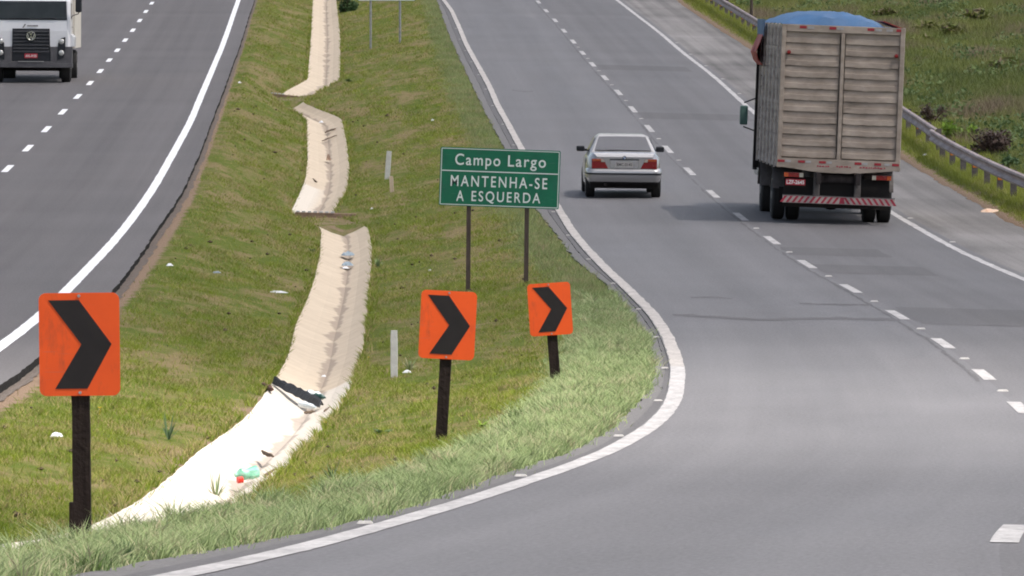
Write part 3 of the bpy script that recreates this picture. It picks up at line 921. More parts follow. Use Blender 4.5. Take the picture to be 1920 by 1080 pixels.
def verge(d0, d1, dens, h, wd, tuft, rad, a=-1.05, b=-0.12):
    wn = lambda d: np.interp(d, [40, 60, 85, 120, 330], [1.0, 1.15, 1.5, 1.2, 0.9])
    x, d, t = scatter(lambda q: np.maximum(L_pav(q) - wn(q) * 1.0, L_dr(q) - 0.03), half(L_pav, b), d0, d1, dens, tuft, rad)
    f = np.clip((x - (L_pav(d) - wn(d))) / 0.5, 0.15, 1)
    keep = (x < L_pav(d) + 0.16 * (fnoise(d * .9, d * 0, 2) - .6) - .06) & (RNG.random(len(x)) < 0.35 + f)
    x, d, t, f = x[keep], d[keep], t[keep], f[keep]
    lump = fnoise(x * 1.7, d * 1.3 + 31, 3) ** 1.3 * 1.25
    hh = h * (0.45 + 0.8 * RNG.random(len(x))) * f ** .5 * (0.45 + 1.1 * lump)
    return x, d, t, hh, np.full(len(x), wd) * (0.6 + 0.8 * RNG.random(len(x)))


def clumps(d0, d1, nc, nb, h, wd):
    dc_ = d0 + RNG.random(nc) * (d1 - d0)
    u = RNG.random(nc) ** 1.5
    xc = L_pav(dc_) - .09 - u * np.interp(dc_, [30, 60, 90, 130], [.85, .95, 1.2, 1.0])
    ok = (xc > L_dr(dc_) + .02); dc_, xc = dc_[ok], xc[ok]; nc = len(dc_)
    sz = .5 + 1.0 * RNG.random(nc)
    a = RNG.random((nc, nb)) * 2 * np.pi; r = np.abs(RNG.normal(0, .07, (nc, nb))) * sz[:, None]
    x = (xc[:, None] + r * np.cos(a)).ravel(); d = (dc_[:, None] + r * np.sin(a) * 1.2).ravel()
    hh = (h * sz[:, None] * (1 - .45 * np.clip(r / (.2 * sz[:, None]), 0, 1)) * (.5 + .7 * RNG.random((nc, nb)))).ravel()
    t = np.clip(RNG.random(nc)[:, None] * .45 + RNG.random((nc, nb)) * .6, 0, 1).ravel()
    return x, d, t, hh, np.full(len(x), wd) * (.6 + .8 * RNG.random(len(x)))


merge_stuff('tall_grass', [verge(30, 62, 2500, 0.085, 0.0065, 18, 0.06), verge(62, 118, 1200, 0.105, 0.009, 14, 0.06), clumps(30, 70, 420, 90, .125, .0075), clumps(70, 122, 330, 50, .125, .011)], M['tall'],
            'taller grey green grass fringe along the curving gutter', lean=1.15)
merge_stuff('tall_grass', [verge(100, 130, 800, 0.10, 0.011, 10, 0.1), verge(130, 420, 420, 0.10, 0.013, 8, 0.12)], M['tall2'], 'far fringe of tall grass beside the road', lean=0.75, quad=False)


# fringe hanging over the channel edges
def fringe(f, side, d0, d1, n, h):
    d = d0 + RNG.random(n) * (d1 - d0)
    keep = fnoise(d * 1.1, d * 0 + side * 9, 2) > 0.46
    d = d[keep]
    x = f(d) + side * (0.02 + np.abs(RNG.normal(0, 0.06, len(d))))
    return x, d, RNG.random(len(d)), h * (0.4 + RNG.random(len(d))), np.full(len(d), 0.008) * (d / 90 + .4)


merge_stuff('grass_fringe', [fringe(L_dl, -1, 45, 140, 6000, 0.09), fringe(L_dr, 1, 45, 140, 9000, 0.11), fringe(L_dl, -1, 140, 330, 5000, 0.1), fringe(L_dr, 1, 140, 330, 5000, 0.1)],
            M['grass'], 'grass fringe creeping over the drain edges', lean=1.0)


def rverge(d0, d1, dens, h, wd):
    x, d, t = scatter(half(L_sh, 0.12), half(L_gr, 1.3), d0, d1, dens, 8, 0.08)
    near = np.clip((x - L_sh(d) - .05) / .4, 0.1, 1)
    keep = RNG.random(len(x)) < near
    x, d, t, near = x[keep], d[keep], t[keep], near[keep]
    return x, d, t, h * near * (0.4 + RNG.random(len(x))), np.full(len(x), wd) * (0.6 + .8 * RNG.random(len(x)))


merge_stuff('roadside_grass', [rverge(105, 210, 330, 0.14, 0.013), rverge(210, 420, 170, 0.15, 0.018)], M['rgrass'], 'yellow green grass strip under the guardrail', lean=0.7, quad=False)


def field(d0, d1, w0, w1, dens, h, wd):
    x, d, t = scatter(half(L_gr, w0), half(L_gr, w1), d0, d1, dens, 14, 0.22)
    lump = fnoise(x * .5, d * .13, 3)
    return x, d, np.clip(t * .45 + (lump - .3) * 1.5, 0, 1), h * (0.3 + RNG.random(len(x))) * (0.3 + 1.6 * lump ** 1.5), np.full(len(x), wd) * (0.6 + .8 * RNG.random(len(x)))


merge_stuff('field_grass', [field(115, 240, 1.1, 16, 190, 0.24, 0.019), field(240, 420, 0.8, 30, 95, 0.30, 0.027)], M['fgrass'],
            'rough green pasture on the slope beyond the guardrail', lean=0.7, quad=False)


# ------------------------------------------------------------------ plants
def leaf_cloud(n, c, rx, ry, rz, size, up=0.3, dense_low=False):
    """leaf quads through an uneven volume"""
    vs = []; fs = []; tint = []
    lumps = [(Vector((random.uniform(-.6, .6) * rx, random.uniform(-.6, .6) * ry, random.uniform(.15, .9) * rz)), random.uniform(.22, .5)) for _ in range(9)]
    for k in range(n):
        lc, lr = random.choice(lumps)
        while True:
            p = Vector((random.uniform(-1, 1), random.uniform(-1, 1), random.uniform(-1, 1)))
            if p.length < 1: break
        q = Vector((lc.x + p.x * rx * lr, lc.y + p.y * ry * lr, max(lc.z + p.z * rz * lr, 0.0)))
        q += Vector(c)
        a = Vector((random.gauss(0, 1), random.gauss(0, 1), random.gauss(0, .6) + up)).normalized()
        b = a.cross(Vector((random.gauss(0, 1), random.gauss(0, 1), random.gauss(0, 1)))).normalized()
        s = size * random.uniform(.6, 1.4)
        o = len(vs)
        vs += [q - a * s, q + b * s * .4, q + a * s, q - b * s * .4]
        fs.append((o, o + 1, o + 2, o + 3)); tint += [random.random()] * 4
    return vs, fs, tint


def leafmesh(name, vs, fs, tint, mat, parent=None):
    me = bpy.data.meshes.new(name); me.from_pydata([tuple(v) for v in vs], [], fs)
    at = me.attributes.new('tint', 'FLOAT', 'POINT'); at.data.foreach_set('value', tint)
    return link(name, me, mat, parent)


def bush(name, label, cat, px, py, wpx, hpx, mat, n, size, stems=True, group=None, dz=0.0):
    p = ground_hit(px, py); ppm = F / p[1]
    rx, rz = wpx / ppm / 2, hpx / ppm
    t = thing(name, label, cat, (p[0], p[1], p[2] - 0.03 + dz), group=group)
    vs, fs, tint = leaf_cloud(n, (0, 0, 0), rx, rx, rz, size)
    leafmesh('foliage', vs, fs, tint, mat, t)
    if stems:
        mb = MB()
        for k in range(16):
            a = random.uniform(0, 6.28); b = random.uniform(.3, 1.1)
            mb.tube([(0, 0, -.05), (rx * b * .4 * math.cos(a), rx * b * .4 * math.sin(a), rz * .4), (rx * b * math.cos(a), rx * b * math.sin(a), rz * random.uniform(.7, 1.25))], [0.02, 0.012, 0.005], 5)
        link('stem', mb, M['bark'], t)
    return t


def rosette(name, label, cat, px, py, n, ln, wd, upright, mat, group=None):
    p = ground_hit(px, py)
    vs = []; fs = []; tint = []
    for k in range(n):
        a = random.uniform(0, 6.28); u = upright * random.uniform(.5, 1.2); l = ln * random.uniform(.6, 1.2)
        di = Vector((math.cos(a), math.sin(a), 0)); si = Vector((-math.sin(a), math.cos(a), 0))
        o = len(vs)
        for q, (s, w_) in enumerate(((0, .5), (.35, 1), (.7, .8), (1, .05))):
            c = di * (l * s * (1 - u * .7) + .01) + Vector((0, 0, l * (s * u - .35 * s * s * (1 - u * .6))))
            c.z = max(c.z, 0.005)
            vs += [c - si * wd * w_ / 2, c + si * wd * w_ / 2]
        for q in range(3): fs.append((o + 2 * q, o + 2 * q + 1, o + 2 * q + 3, o + 2 * q + 2))
        tint += [random.random()] * 8
    o = leafmesh(name, vs, fs, tint, mat)
    o.location = p
    return tag(o, label, cat, group)


rosette('grass_tuft', 'upright dark green grass tuft on the left median, right of the nearest orange sign', 'grass tuft', 316, 826, 26, 0.26, 0.012, 1.0, M['weed'])
rosette('weed', 'low dark green leafy weed in front of the middle orange sign post', 'weed', 718, 816, 44, 0.17, 0.06, .5, M['weed'])
rosette('weed', 'grey green weed beside the pale marker post near the middle orange sign', 'weed', 768, 694, 40, 0.2, 0.02, .8, M['tall'])
rosette('grass_tuft', 'grey green grass clump on the right rim of the drain channel', 'grass tuft', 708, 500, 60, 0.22, 0.02, .8, M['tall'])
rosette('grass_tuft', 'long stemmed grass clump at the foot of the white drain slope', 'grass tuft', 405, 935, 36, 0.26, 0.010, 1.0, M['tall'])
rosette('weed', 'small dark weed on the left rim of the drain below the nearer beam', 'weed', 585, 472, 30, 0.16, 0.03, .6, M['weed'])
rosette('weed', 'dark low weed on the median near the far beam bend', 'weed', 655, 154, 40, 0.35, 0.05, .5, M['weed'])
rosette('weed', 'spiky weed standing in the tall grass near the green bottle', 'weed', 622, 905, 16, 0.24, 0.012, .95, M['weed'])
rosette('grass_tuft', 'dark green grass clump overhanging the gutter below the middle orange sign', 'grass tuft', 962, 858, 60, 0.17, 0.012, .8, M['weed'])
rosette('grass_tuft', 'dark grass clump hanging over the gutter at the bottom left corner', 'grass tuft', 232, 1058, 60, 0.15, 0.010, .8, M['weed'])
rosette('weed', 'broad leaved weed in the verge right of the middle orange sign post', 'weed', 905, 800, 30, 0.12, 0.03, .6, M['bright'])
bush('bush', 'dark green bush at the top end of the median beside the drain', 'bush', 650, 22, 52, 42, M['weed'], 900, 0.10)
bush('shrub', 'reddish brown dead shrub behind the end of the guardrail', 'shrub', 1748, 232, 60, 34, M['deadleaf'], 420, 0.055)
bush('shrub', 'large dark brown withered shrub in the pasture right of the leafy plant', 'shrub', 1860, 292, 92, 44, M['deadleaf'], 1300, 0.06)
bush('leafy_plant', 'bright green broad leaved plant just behind the guardrail', 'plant', 1800, 262, 80, 32, M['bright'], 700, 0.09, False)
bush('leafy_plant', 'dull green leafy plant low behind the guardrail at the picture edge', 'plant', 1895, 322, 60, 24, M['weed'], 400, 0.08, False)
for k, (px, py, w_, h_, lab) in enumerate([
        (1745, 62, 90, 22, 'pale green weed clump beside the top right corner of the beige truck'),
        (1840, 40, 70, 20, 'leafy green clump high in the pasture near the upper frame edge'),
        (1730, 84, 60, 16, 'dark leafy clump in the pasture right of the truck roof corner'),
        (1880, 130, 80, 18, 'dark green clump in the pasture above the withered shrub'),
        (1790, 62, 60, 15, 'small bushy weed clump midway along the upper pasture'),
        (1660, 30, 50, 12, 'small leafy clump showing above the end of the blue tarpaulin')]):
    bush('leafy_plant', lab, 'plant', px, py, w_, h_, M['fgrass'], 260, 0.16, False, 'leafy clumps in the pasture')

# yellow flowers
for k, (px, py, lab) in enumerate([(150, 683 + 95, 'tiny yellow flower in the grass right of the nearest orange sign post'), (691, 680, 'tiny yellow flower on the right rim of the drain, left of the marker post'),
                                   (1089, 607, 'tiny yellow flower right of the far orange sign'), (610, 805, 'tiny yellow flower beside the drain left of the tall grass'),
                                   (187, 777, 'tiny yellow flower just right of the nearest sign panel corner')]):
    if k == 0: continue
    p = ground_hit(px, py)
    mb = MB()
    for q in range(7):
        a = q / 7 * 6.283
        c, s = math.cos(a), math.sin(a)
        mb.add([(0, 0, .07), (c * .018 - s * .007, s * .018 + c * .007, .078), (c * .028, s * .028, .08), (c * .018 + s * .007, s * .018 - c * .007, .078)], [(0, 1, 2, 3)])
    mb.tube([(0, 0, 0), (0.004, 0, .07)], .002, 5)
    o = link('flower', mb, M['yellow']); o.location = p
    tag(o, lab, 'flower', 'yellow flowers in the median')


def scrub(name, label, n, d0, d1, w0, w1, nl, size, mat):
    vs = []; fs = []; tint = []
    for k in range(n):
        d = d0 + (d1 - d0) * RNG.random(); x = float(L_gr(d)) + w0 + (w1 - w0) * RNG.random() * (d / d1)
        if fnoise(x * .25, d * .06, 2) < .42 and RNG.random() < .8: continue
        z = float(gz([x], [d])[0]); q = .5 + RNG.random(); base = RNG.random()
        for j in range(int(nl * q)):
            a = RNG.random() * 6.283; r = (RNG.random() ** .5) * .5 * q
            p = Vector((x + r * math.cos(a), d + r * math.sin(a) * 1.3, z + (.05 + .42 * q * RNG.random() * (1 - (r / (.55 * q)) ** 2))))
            a_ = Vector(RNG.normal(0, 1, 3)).normalized(); b_ = a_.cross(Vector(RNG.normal(0, 1, 3))).normalized(); s_ = size * (.6 + .8 * RNG.random())
            o_ = len(vs); vs += [p - a_ * s_, p + b_ * s_ * .5, p + a_ * s_, p - b_ * s_ * .5]; fs.append((o_, o_ + 1, o_ + 2, o_ + 3)); tint += [min(1, base * .6 + RNG.random() * .4)] * 4
    return struct(leafmesh(name, vs, fs, tint, mat), label, 'stuff')


scrub('undergrowth', 'low leafy scrub scattered through the pasture', 620, 130, 400, 1.5, 26, 55, .07, M['scrub'])

# clods and dead stalks in the turf
mb = MB()
for k in range(300):
    d = 40 + 200 * RNG.random() ** 1.4; f = RNG.random()
    x = float(L_lp(d)) + .5 + f * float(L_pav(d) - L_lp(d) - 1.3)
    if bool(in_channel(np.array([x]), np.array([d]), .05)[0]): continue
    z = float(gz([x], [d])[0]); r = (.009 + .026 * RNG.random() ** 2.5) * (.7 + d / 150)
    P = [(x + r * a * random.uniform(.7, 1.4), d + r * b * random.uniform(.7, 1.4), z + r * c * random.uniform(.6, 1.2) + .02) for a, b, c in ((1, 0, 0), (-1, 0, 0), (0, 1, 0), (0, -1, 0), (0, 0, .8), (0, 0, -.8))]
    mb.add(P, [(0, 2, 4), (2, 1, 4), (1, 3, 4), (3, 0, 4), (2, 0, 5), (1, 2, 5), (3, 1, 5), (0, 3, 5)])
struct(link('clods', mb, M['clod']), 'small dark earth clods and dead tufts in the turf', 'stuff')


# ------------------------------------------------------------------ signs
def rounded(w_, h_, r, n=6, cx=0, cz=0):
    P = []
    for (sx, sz, a0) in ((1, 1, 0), (-1, 1, 90), (-1, -1, 180), (1, -1, 270)):
        for k in range(n + 1):
            a = R(a0 + 90 * k / n)
            P.append((cx + sx * (w_ / 2 - r) + r * math.cos(a), cz + sz * (h_ / 2 - r) + r * math.sin(a)))
    return P


CHEV = [(.12, .07), (.50, .07), (.90, .50), (.595, .93), (.195, .93), (.525, .50)]


def chevron(label, base_px, panel, postw_px, d=None, surf=None):
    """panel = TL, TR, BR, BL pixels"""
    if d is None: p = ground_hit(*base_px)
    else:
        p = at_d(base_px[0], base_px[1], d)
    d = p[1]; ppm = F / d
    TL, TR, BR, BL = [np.array(q, float) for q in panel]
    cen = (TL + TR + BR + BL) / 4
    w_ = (np.linalg.norm(TR - TL) + np.linalg.norm(BR - BL)) / 2 / ppm
    h_ = (np.linalg.norm(BL - TL) + np.linalg.norm(BR - TR)) / 2 / ppm
    ax = (TL + TR) / 2 - (BL + BR) / 2
    lean = math.atan2(ax[0], -ax[1])
    bb = (BL + BR) / 2
    t = thing('chevron_sign', label, 'road sign', tuple(p), (0, 0, 0), 'orange chevron signs on the curve')
    # panel frame in local coordinates
    cx, cz = (cen[0] - base_px[0]) / ppm, (base_px[1] - cen[1]) / ppm
    Mx = Matrix.Translation((cx, -0.075, cz)) @ Matrix.Rotation(lean, 4, 'Y')
    pnl = MB().prism(rounded(w_, h_, w_ * .09), -0.004, 0.004, Mx)
    link('panel', pnl, M['orange'], t)
    poly = [((a - .5) * w_, (.5 - b) * h_) for a, b in CHEV]
    link('chevron_arrow', MB().prism(poly, -0.0075, -0.0042, Mx), M['black'], t)
    mb = MB()
    for zz in (h_ * .47, -h_ * .47):
        tmp = MB().lathe([(-.012, .001), (-.012, .009), (-.0045, .010)], (0.0, 0, zz), 10, 'y')
        link('bolt', MB().add(tmp.v, tmp.f, Mx), M['steel'], t)
    # post
    pw = postw_px / ppm
    top = Vector((cx, -0.0, cz)) + Vector((math.sin(lean), 0, math.cos(lean))) * h_ * .46
    L = Vector((top.x, 0, top.z)).length
    pa = math.atan2(top.x, top.z)
    Mp = Matrix.Rotation(pa, 4, 'Y')
    P = MB()
    nz = 14
    g_ = []
    for k in range(nz + 1):
        z = -0.25 + (L + .25) * k / nz
        row = []
        for (sx, sy) in ((-1, -1), (1, -1), (1, 1), (-1, 1), (-1, -1)):
            row.append(Mp @ Vector((sx * pw / 2 * random.uniform(.97, 1.03), sy * .05 - 0.008, z)))
        row[-1] = row[0]
        g_.append(row)
    P.grid(g_)
    P.add([g_[-1][q] for q in range(4)], [(0, 1, 2, 3)])
    link('post', P, M['post'], t)
    return t, ppm


chevron('nearest orange chevron sign, largest, with upright square dark post', (155, 992), [(75, 547), (225, 547), (228, 740), (76, 740)], 33, d=F / 306)
chevron('middle orange chevron sign leaning right, in front of a green sign post', (827, 826), [(791, 542), (895, 546), (889, 675), (784, 669)], 22)
chevron('farthest orange chevron sign, smallest, tilting left near the road edge', (1042, 719), [(988, 532), (1068, 528), (1075, 626), (994, 630)], 19)


def text_mesh(s, x0, x1, z0, z1, y, name, mat, parent, bold=0.0, spacing=1.0, Mx=None, extr=0.0015):
    cu = bpy.data.curves.new('txt', 'FONT'); cu.body = s; cu.size = 1; cu.space_character = spacing; cu.offset = bold; cu.extrude = 0
    tmp = bpy.data.objects.new('txt', cu); COL.objects.link(tmp)
    dg = bpy.context.evaluated_depsgraph_get(); dg.update()
    me = bpy.data.meshes.new_from_object(tmp.evaluated_get(dg))
    COL.objects.unlink(tmp); bpy.data.objects.remove(tmp)
    co = np.zeros(len(me.vertices) * 3); me.vertices.foreach_get('co', co); co = co.reshape(-1, 3)
    a, b = co.min(0), co.max(0)
    cap_lo = a[1]; cap_hi = b[1]
    X_ = x0 + (co[:, 0] - a[0]) / (b[0] - a[0]) * (x1 - x0)
    Z_ = z0 + (co[:, 1] - cap_lo) / (cap_hi - cap_lo) * (z1 - z0)
    V = [Vector((X_[k], y, Z_[k])) for k in range(len(X_))]
    if Mx is not None: V = [Mx @ v for v in V]
    me.vertices.foreach_set('co', np.array([tuple(v) for v in V]).ravel()); me.update()
    me.materials.clear()
    o = link(name, me, mat, parent)
    return o


def green_sign():
    d = ground_hit(986, 532)[1]
    ppm = F / d
    base = at_d(935, 532, d)
    t = thing('direction_sign', 'green direction sign with white lettering on two thin posts, before the silver car', 'road sign', tuple(base))
    ang = math.atan2(8, 222)
    cx, cz = (937 - 935) / ppm, (532 - 333.5) / ppm
    Mx = Matrix.Translation((cx, -0.05, cz)) @ Matrix.Rotation(ang, 4, 'Y')
    w_, h_ = 225 / ppm, 109.5 / ppm
    link('panel', MB().prism(rounded(w_, h_, .025, 4), -0.01, 0.01, Mx), M['green'], t)
    # thin white border and rule
    mb = MB()
    b = .012; i_ = .022
    for (c, s) in (((0, h_ / 2 - i_), (w_ - 2 * i_, b)), ((0, -h_ / 2 + i_), (w_ - 2 * i_, b)), ((-w_ / 2 + i_, 0), (b, h_ - 2 * i_ - b)), ((w_ / 2 - i_, 0), (b, h_ - 2 * i_ - b))):
        mb.box((c[0], -.0115, c[1]), (s[0], .0025, s[1]), Mx)
    mb.box((0, -.0115, h_ * .5 - h_ * .40), (w_ - 2 * i_ - .02, .0025, .017), Mx)
    link('border', mb, M['signwhite'], t)
    U = lambda px: (px - 937.5) / ppm
    for wd_, a_, b_ in (('Campo', 853, 937.5), ('Largo', 952, 1023)):
        text_mesh(wd_, U(a_), U(b_), h_ * .5 - h_ * .36, h_ * .5 - h_ * .105, -.0125, 'word', M['signwhite'], t, 0.009, 1.2, Mx)
    text_mesh('MANTENHA-SE', U(846), U(1027), h_ * .5 - h_ * .665, h_ * .5 - h_ * .475, -.0125, 'word', M['signwhite'], t, 0.008, 1.3, Mx)
    for wd_, a_, b_, lo_ in (('A', 857.5, 871.5, .918), ('ESQUERDA', 886, 1015, .945)):
        text_mesh(wd_, U(a_), U(b_), h_ * .5 - h_ * lo_, h_ * .5 - h_ * .735, -.0125, 'word', M['signwhite'], t, 0.008, 1.3, Mx)
    for (tx, ty, bx, by) in ((880, 285, 877, 560), (989, 290, 986, 532)):
        a, c = Vector(((bx - 935) / ppm, 0, (532 - by) / ppm - .25)), Vector(((tx - 935) / ppm, 0, (532 - ty) / ppm))
        mb = MB(); ww = .038
        Vs = [c_ + Vector((sx * ww, sy * ww, 0)) for c_ in (a, c) for (sx, sy) in ((-1, -1), (1, -1), (1, 1), (-1, 1))]
        mb.add(Vs, [(0, 1, 5, 4), (1, 2, 6, 5), (2, 3, 7, 6), (3, 0, 4, 7), (4, 5, 6, 7)])
        link('post', mb, M['rustpost'], t)


green_sign()


def far_sign():
    p = ground_hit(695, 92); d = p[1]; ppm = F / d
    t = thing('direction_sign', 'distant green road sign on two pale poles, cut by the top of the picture', 'road sign', tuple(p))
    w_, h_ = 108 / ppm, 62 / ppm
    zb = (92 - 2) / ppm
    cx = (725 - 695) / ppm
    link('panel', MB().prism(rounded(w_, h_, .03, 4, cx, zb + h_ / 2), -0.07, -0.05), M['green'], t)
    mb = MB(); b = .035
    mb.box((cx, -.073, zb + .03), (w_ - .06, .004, b)); mb.box((cx, -.073, zb + h_ - .03), (w_ - .06, .004, b))
    mb.box((cx - w_ / 2 + .03, -.073, zb + h_ / 2), (b, .004, h_ - .13)); mb.box((cx + w_ / 2 - .03, -.073, zb + h_ / 2), (b, .004, h_ - .13))
    link('border', mb, M['signwhite'], t)
    for (px, py) in ((695, 92), (750, 73)):
        x = (px - 695) / ppm
        link('pole', MB().tube([(x, 0, (92 - py) / ppm - .3), (x, 0, zb + h_ * .9)], .045, 10), M['steel'], t, smooth=True)


far_sign()

# ------------------------------------------------------------------ marker posts
def marker(px, py, top, wpx, label, mat, name='marker_post', cat='post', rnd=False, lean=0.0, group=None):
    p = ground_hit(px, py); ppm = F / p[1]
    h = (py - top) / ppm; r = wpx / ppm / 2
    mb = MB()
    if cat == 'pole':
        mb.lathe([(-.2, r), (h * .5, r * .95), (h, r * .85)], (0, 0, 0), 14, 'z'); o = link(name, mb, mat, smooth=True)
    else:
        g_ = []
        for k in range(8):
            z = -.2 + (h + .2) * k / 7; f = 1.0 if k < 7 else .92
            g_.append([(sx * r * f * random.uniform(.95, 1.04), sy * r * f, z) for sx, sy in ((-1, -1), (1, -1), (1, 1), (-1, 1))])
            g_[-1].append(g_[-1][0])
        mb.grid(g_); mb.add(g_[-1][:4], [(0, 1, 2, 3)])
        o = link(name, mb, mat, bevel=.006)
    o.location = p; o.rotation_euler = (0, lean, 0)
    return tag(o, label, cat, group)


marker(739, 708, 619, 13, 'pale square marker post standing left of the middle orange sign', M['marker'])
marker(726, 336, 283, 9.5, 'pale marker post far up the median, left of the green sign', M['marker'], lean=R(4))
marker(735, 360, 330, 7.5, 'short raw wooden stake next to the far marker post', M['stub'], 'wooden_stake', 'stake', lean=R(-3))
marker(1409, 44, -90, 6, 'thin grey pole behind the guardrail above the truck tarpaulin', M['rustpost'], 'utility_pole', 'pole')
marker(1364, 14, -90, 5, 'thin dark pole behind the guardrail, left of the grey pole', M['rustpost'], 'utility_pole', 'pole')
_p = ground_hit(138, 1003)
_o = link('wooden_stake', MB().box((0, 0, .05), (.055, .05, .22)), M['post'], bevel=.006)  # short dark block beside the post
_p2 = at_d(138, 990, F / 303); _o.location = (_p2[0], _p2[1] + .02, _p2[2])
tag(_o, 'short dark block against the foot of the nearest sign post', 'stake')


# ------------------------------------------------------------------ guardrail
def guardrail(label, d0, d1, spacing, flare=False, refl=True, sh=0.0):
    base = np.array([float(L_gr(d0)), d0, float(gz([L_gr(d0)], [d0])[0])])
    t = thing('guardrail', label, 'guardrail', tuple(base))
    W = [(0.0, .62), (.06, .60), (.075, .56), (.02, .49), (.02, .44), (.075, .37), (.06, .33), (.0, .31)]
    ds = np.arange(d0, d1 + .01, 1.0)
    P = []
    for d in ds:
        x = float(L_gr(d)); z = float(Zr(d)) + 0.02
        e = 0.35 * math.exp(-((d1 - d) / 2.2)) if flare else 0
        P.append([(x + sh - q[0] + e - base[0], d - base[1], z + q[1] - base[2]) for q in W])
    mb = MB(); mb.grid(P)
    link('rail', mb, M['rail'], t, solid=.006)
    k = 0
    for d in np.arange(d0 + 1.0, d1 - .3, spacing):
        x = float(L_gr(d)) + .10 + sh; z = float(gz([x], [d])[0])
        top = float(Zr(d)) + .60
        mb = MB(); b = Vector((x - base[0], d - base[1], 0))
        mb.box((b.x, b.y - .04, (z - .2 + top) / 2 - base[2]), (.14, .008, top - z + .2))
        mb.box((b.x - .066, b.y, (z - .2 + top) / 2 - base[2]), (.008, .08, top - z + .2))
        mb.box((b.x + .066, b.y, (z - .2 + top) / 2 - base[2]), (.008, .08, top - z + .2))
        po = link('post', mb, M['railpost'], t)
        if refl and k % 2 == 0:
            link('reflector', MB().box((b.x, b.y - .05, float(Zr(d)) + .27 - base[2]), (.1, .01, .07)), M['refl_o'], po)
        k += 1
    return t


_dn = hit(1738, 286, zoff(Zr, 0.0))
guardrail('grey corrugated guardrail at right, starting beside the truck and running out of the picture', 92, _dn, 3.4)
guardrail('grey corrugated guardrail behind the truck running up to the top edge', _dn - 0.6, 400, 4.0, False, True, .16)

# ------------------------------------------------------------------ road studs
def stud_mesh():
    mb = MB()
    mb.add([(-.08, -.05, 0), (.08, -.05, 0), (.08, .05, 0), (-.08, .05, 0), (-.06, -.03, .022), (.06, -.03, .022), (.06, .03, .022), (-.06, .03, .022)],
           [(0, 1, 5, 4), (1, 2, 6, 5), (2, 3, 7, 6), (3, 0, 4, 7), (4, 5, 6, 7)])
    return mb.mesh('road_stud')


SM = stud_mesh(); SM.materials.append(M['stud'])


def stud(x, d, label, group, s=.8):
    o = bpy.data.objects.new('road_stud', SM); COL.objects.link(o)
    o.location = (x, d, float(z_right(np.array([x]), np.array([d]))[0]) + .001)
    o.scale = (s, s * 1.4, s)
    tag(o, label, 'road stud', group)


for k in range(0, 22):
    d = 43 + 12 * k
    stud(float(L_edge(d)) - .155, d, 'small white road stud on the gutter side of the left edge line', 'road studs along the left edge line', .58)
for k in range(0, 20):
    if k in (10, 11): continue
    d = 46.5 + 12 * k
    stud(float(L_dash(d)) + .05, d, 'small white road stud midway between two dashes of the lane line', 'road studs between the lane dashes')
for k in range(0, 12):
    d = 150 + 12 * k
    stud(float(L_re(d)) + .2, d, 'small white road stud beside the right edge line', 'road studs along the right edge line')


# ------------------------------------------------------------------ litter
def crumple(name, label, px, py, wpx, hpx, mat, dep=1.0, group=None, off=0.01, rot=0.0, cat='litter', onchan=False):
    if onchan:
        d = hit(px, py, lambda q: S_cen(q) + .1); p = at_d(px, py, d)
    else:
        p = ground_hit(px, py)
    ppm = F / p[1]; w_ = wpx / ppm; h = max(hpx / ppm * .8, .02); dp = w_ * dep
    n = 7; P = []
    for i in range(n):
        row = []
        for j in range(n):
            u, v = i / (n - 1) * 2 - 1, j / (n - 1) * 2 - 1
            r = max(abs(u), abs(v))
            row.append((u * w_ / 2 * random.uniform(.8, 1), v * dp / 2 * random.uniform(.8, 1), h * (1 - r ** 2) * random.uniform(.4, 1.1)))
        P.append(row)
    o = link(name, MB().grid(P), mat, solid=.003)
    o.location = (p[0], p[1], p[2] + off); o.rotation_euler = (0, 0, rot)
    return tag(o, label, cat, group)


crumple('plastic_bag', 'white crumpled plastic scrap on the grass left of the nearest sign post', 106, 820, 25, 13, M['paper'])
crumple('paper_scrap', 'small white paper scrap on the left median grass, above the nearest sign', 318, 499, 15, 6, M['paper'])
crumple('paper_scrap', 'long thin white strip lying on the grass left of the drain', 520, 550, 42, 5, M['paper'], .3)
crumple('plastic_scrap', 'blue grey plastic scrap on the left median grass', 406, 513, 17, 5, M['bluegrey'], .6)
crumple('paper_scrap', 'tiny white scrap on the grass right of the drain, under the far marker post', 697, 393, 7, 4, M['paper'])
crumple('paper_scrap', 'tiny white scrap on the grass left of the left green sign post', 806, 509, 6, 5, M['paper'])
crumple('paper_scrap', 'small white scrap at the foot of the weed beside the pale marker post', 763, 700, 18, 8, M['paper'], .5)
crumple('paper_scrap', 'tiny white scrap on the grass above the green sign', 811, 227, 6, 5, M['paper'])
crumple('paper_scrap', 'tiny white scrap on the left median beside the far beam', 449, 156, 7, 4, M['paper'])
crumple('cardboard_piece', 'torn orange brown cardboard piece at the edge of the right shoulder', 1857, 398, 44, 10, M['cardboard'], 1.6)
crumple('paper_scrap', 'white scrap on the grass below the near guardrail end', 1735, 292, 12, 4, M['paper'], .6)
crumple('plastic_bag', 'white scrap lying in the drain below the far beam bend', 602, 231, 9, 5, M['paper'], 1, None, .02, 0, 'litter', True)
crumple('plastic_bag', 'white scrap resting on grey mud in the drain, right of the long strip', 648, 505, 14, 5, M['paper'], 1, None, .02, 0, 'litter', True)
crumple('plastic_bag', 'tiny white scrap in the drain just above the rubber strip', 607, 709, 9, 5, M['paper'], 1, None, .02, 0, 'litter', True)
crumple('mud_patch', 'grey dried mud lump in the drain, upper of two below the nearer beam', 652, 478, 26, 10, M['bluegrey'], 3, 'mud lumps in the drain', .0, 0, 'mud', True)
crumple('mud_patch', 'grey dried mud lump in the drain, lower of two, beside the white scrap', 651, 497, 24, 9, M['bluegrey'], 3, 'mud lumps in the drain', .0, 0, 'mud', True)
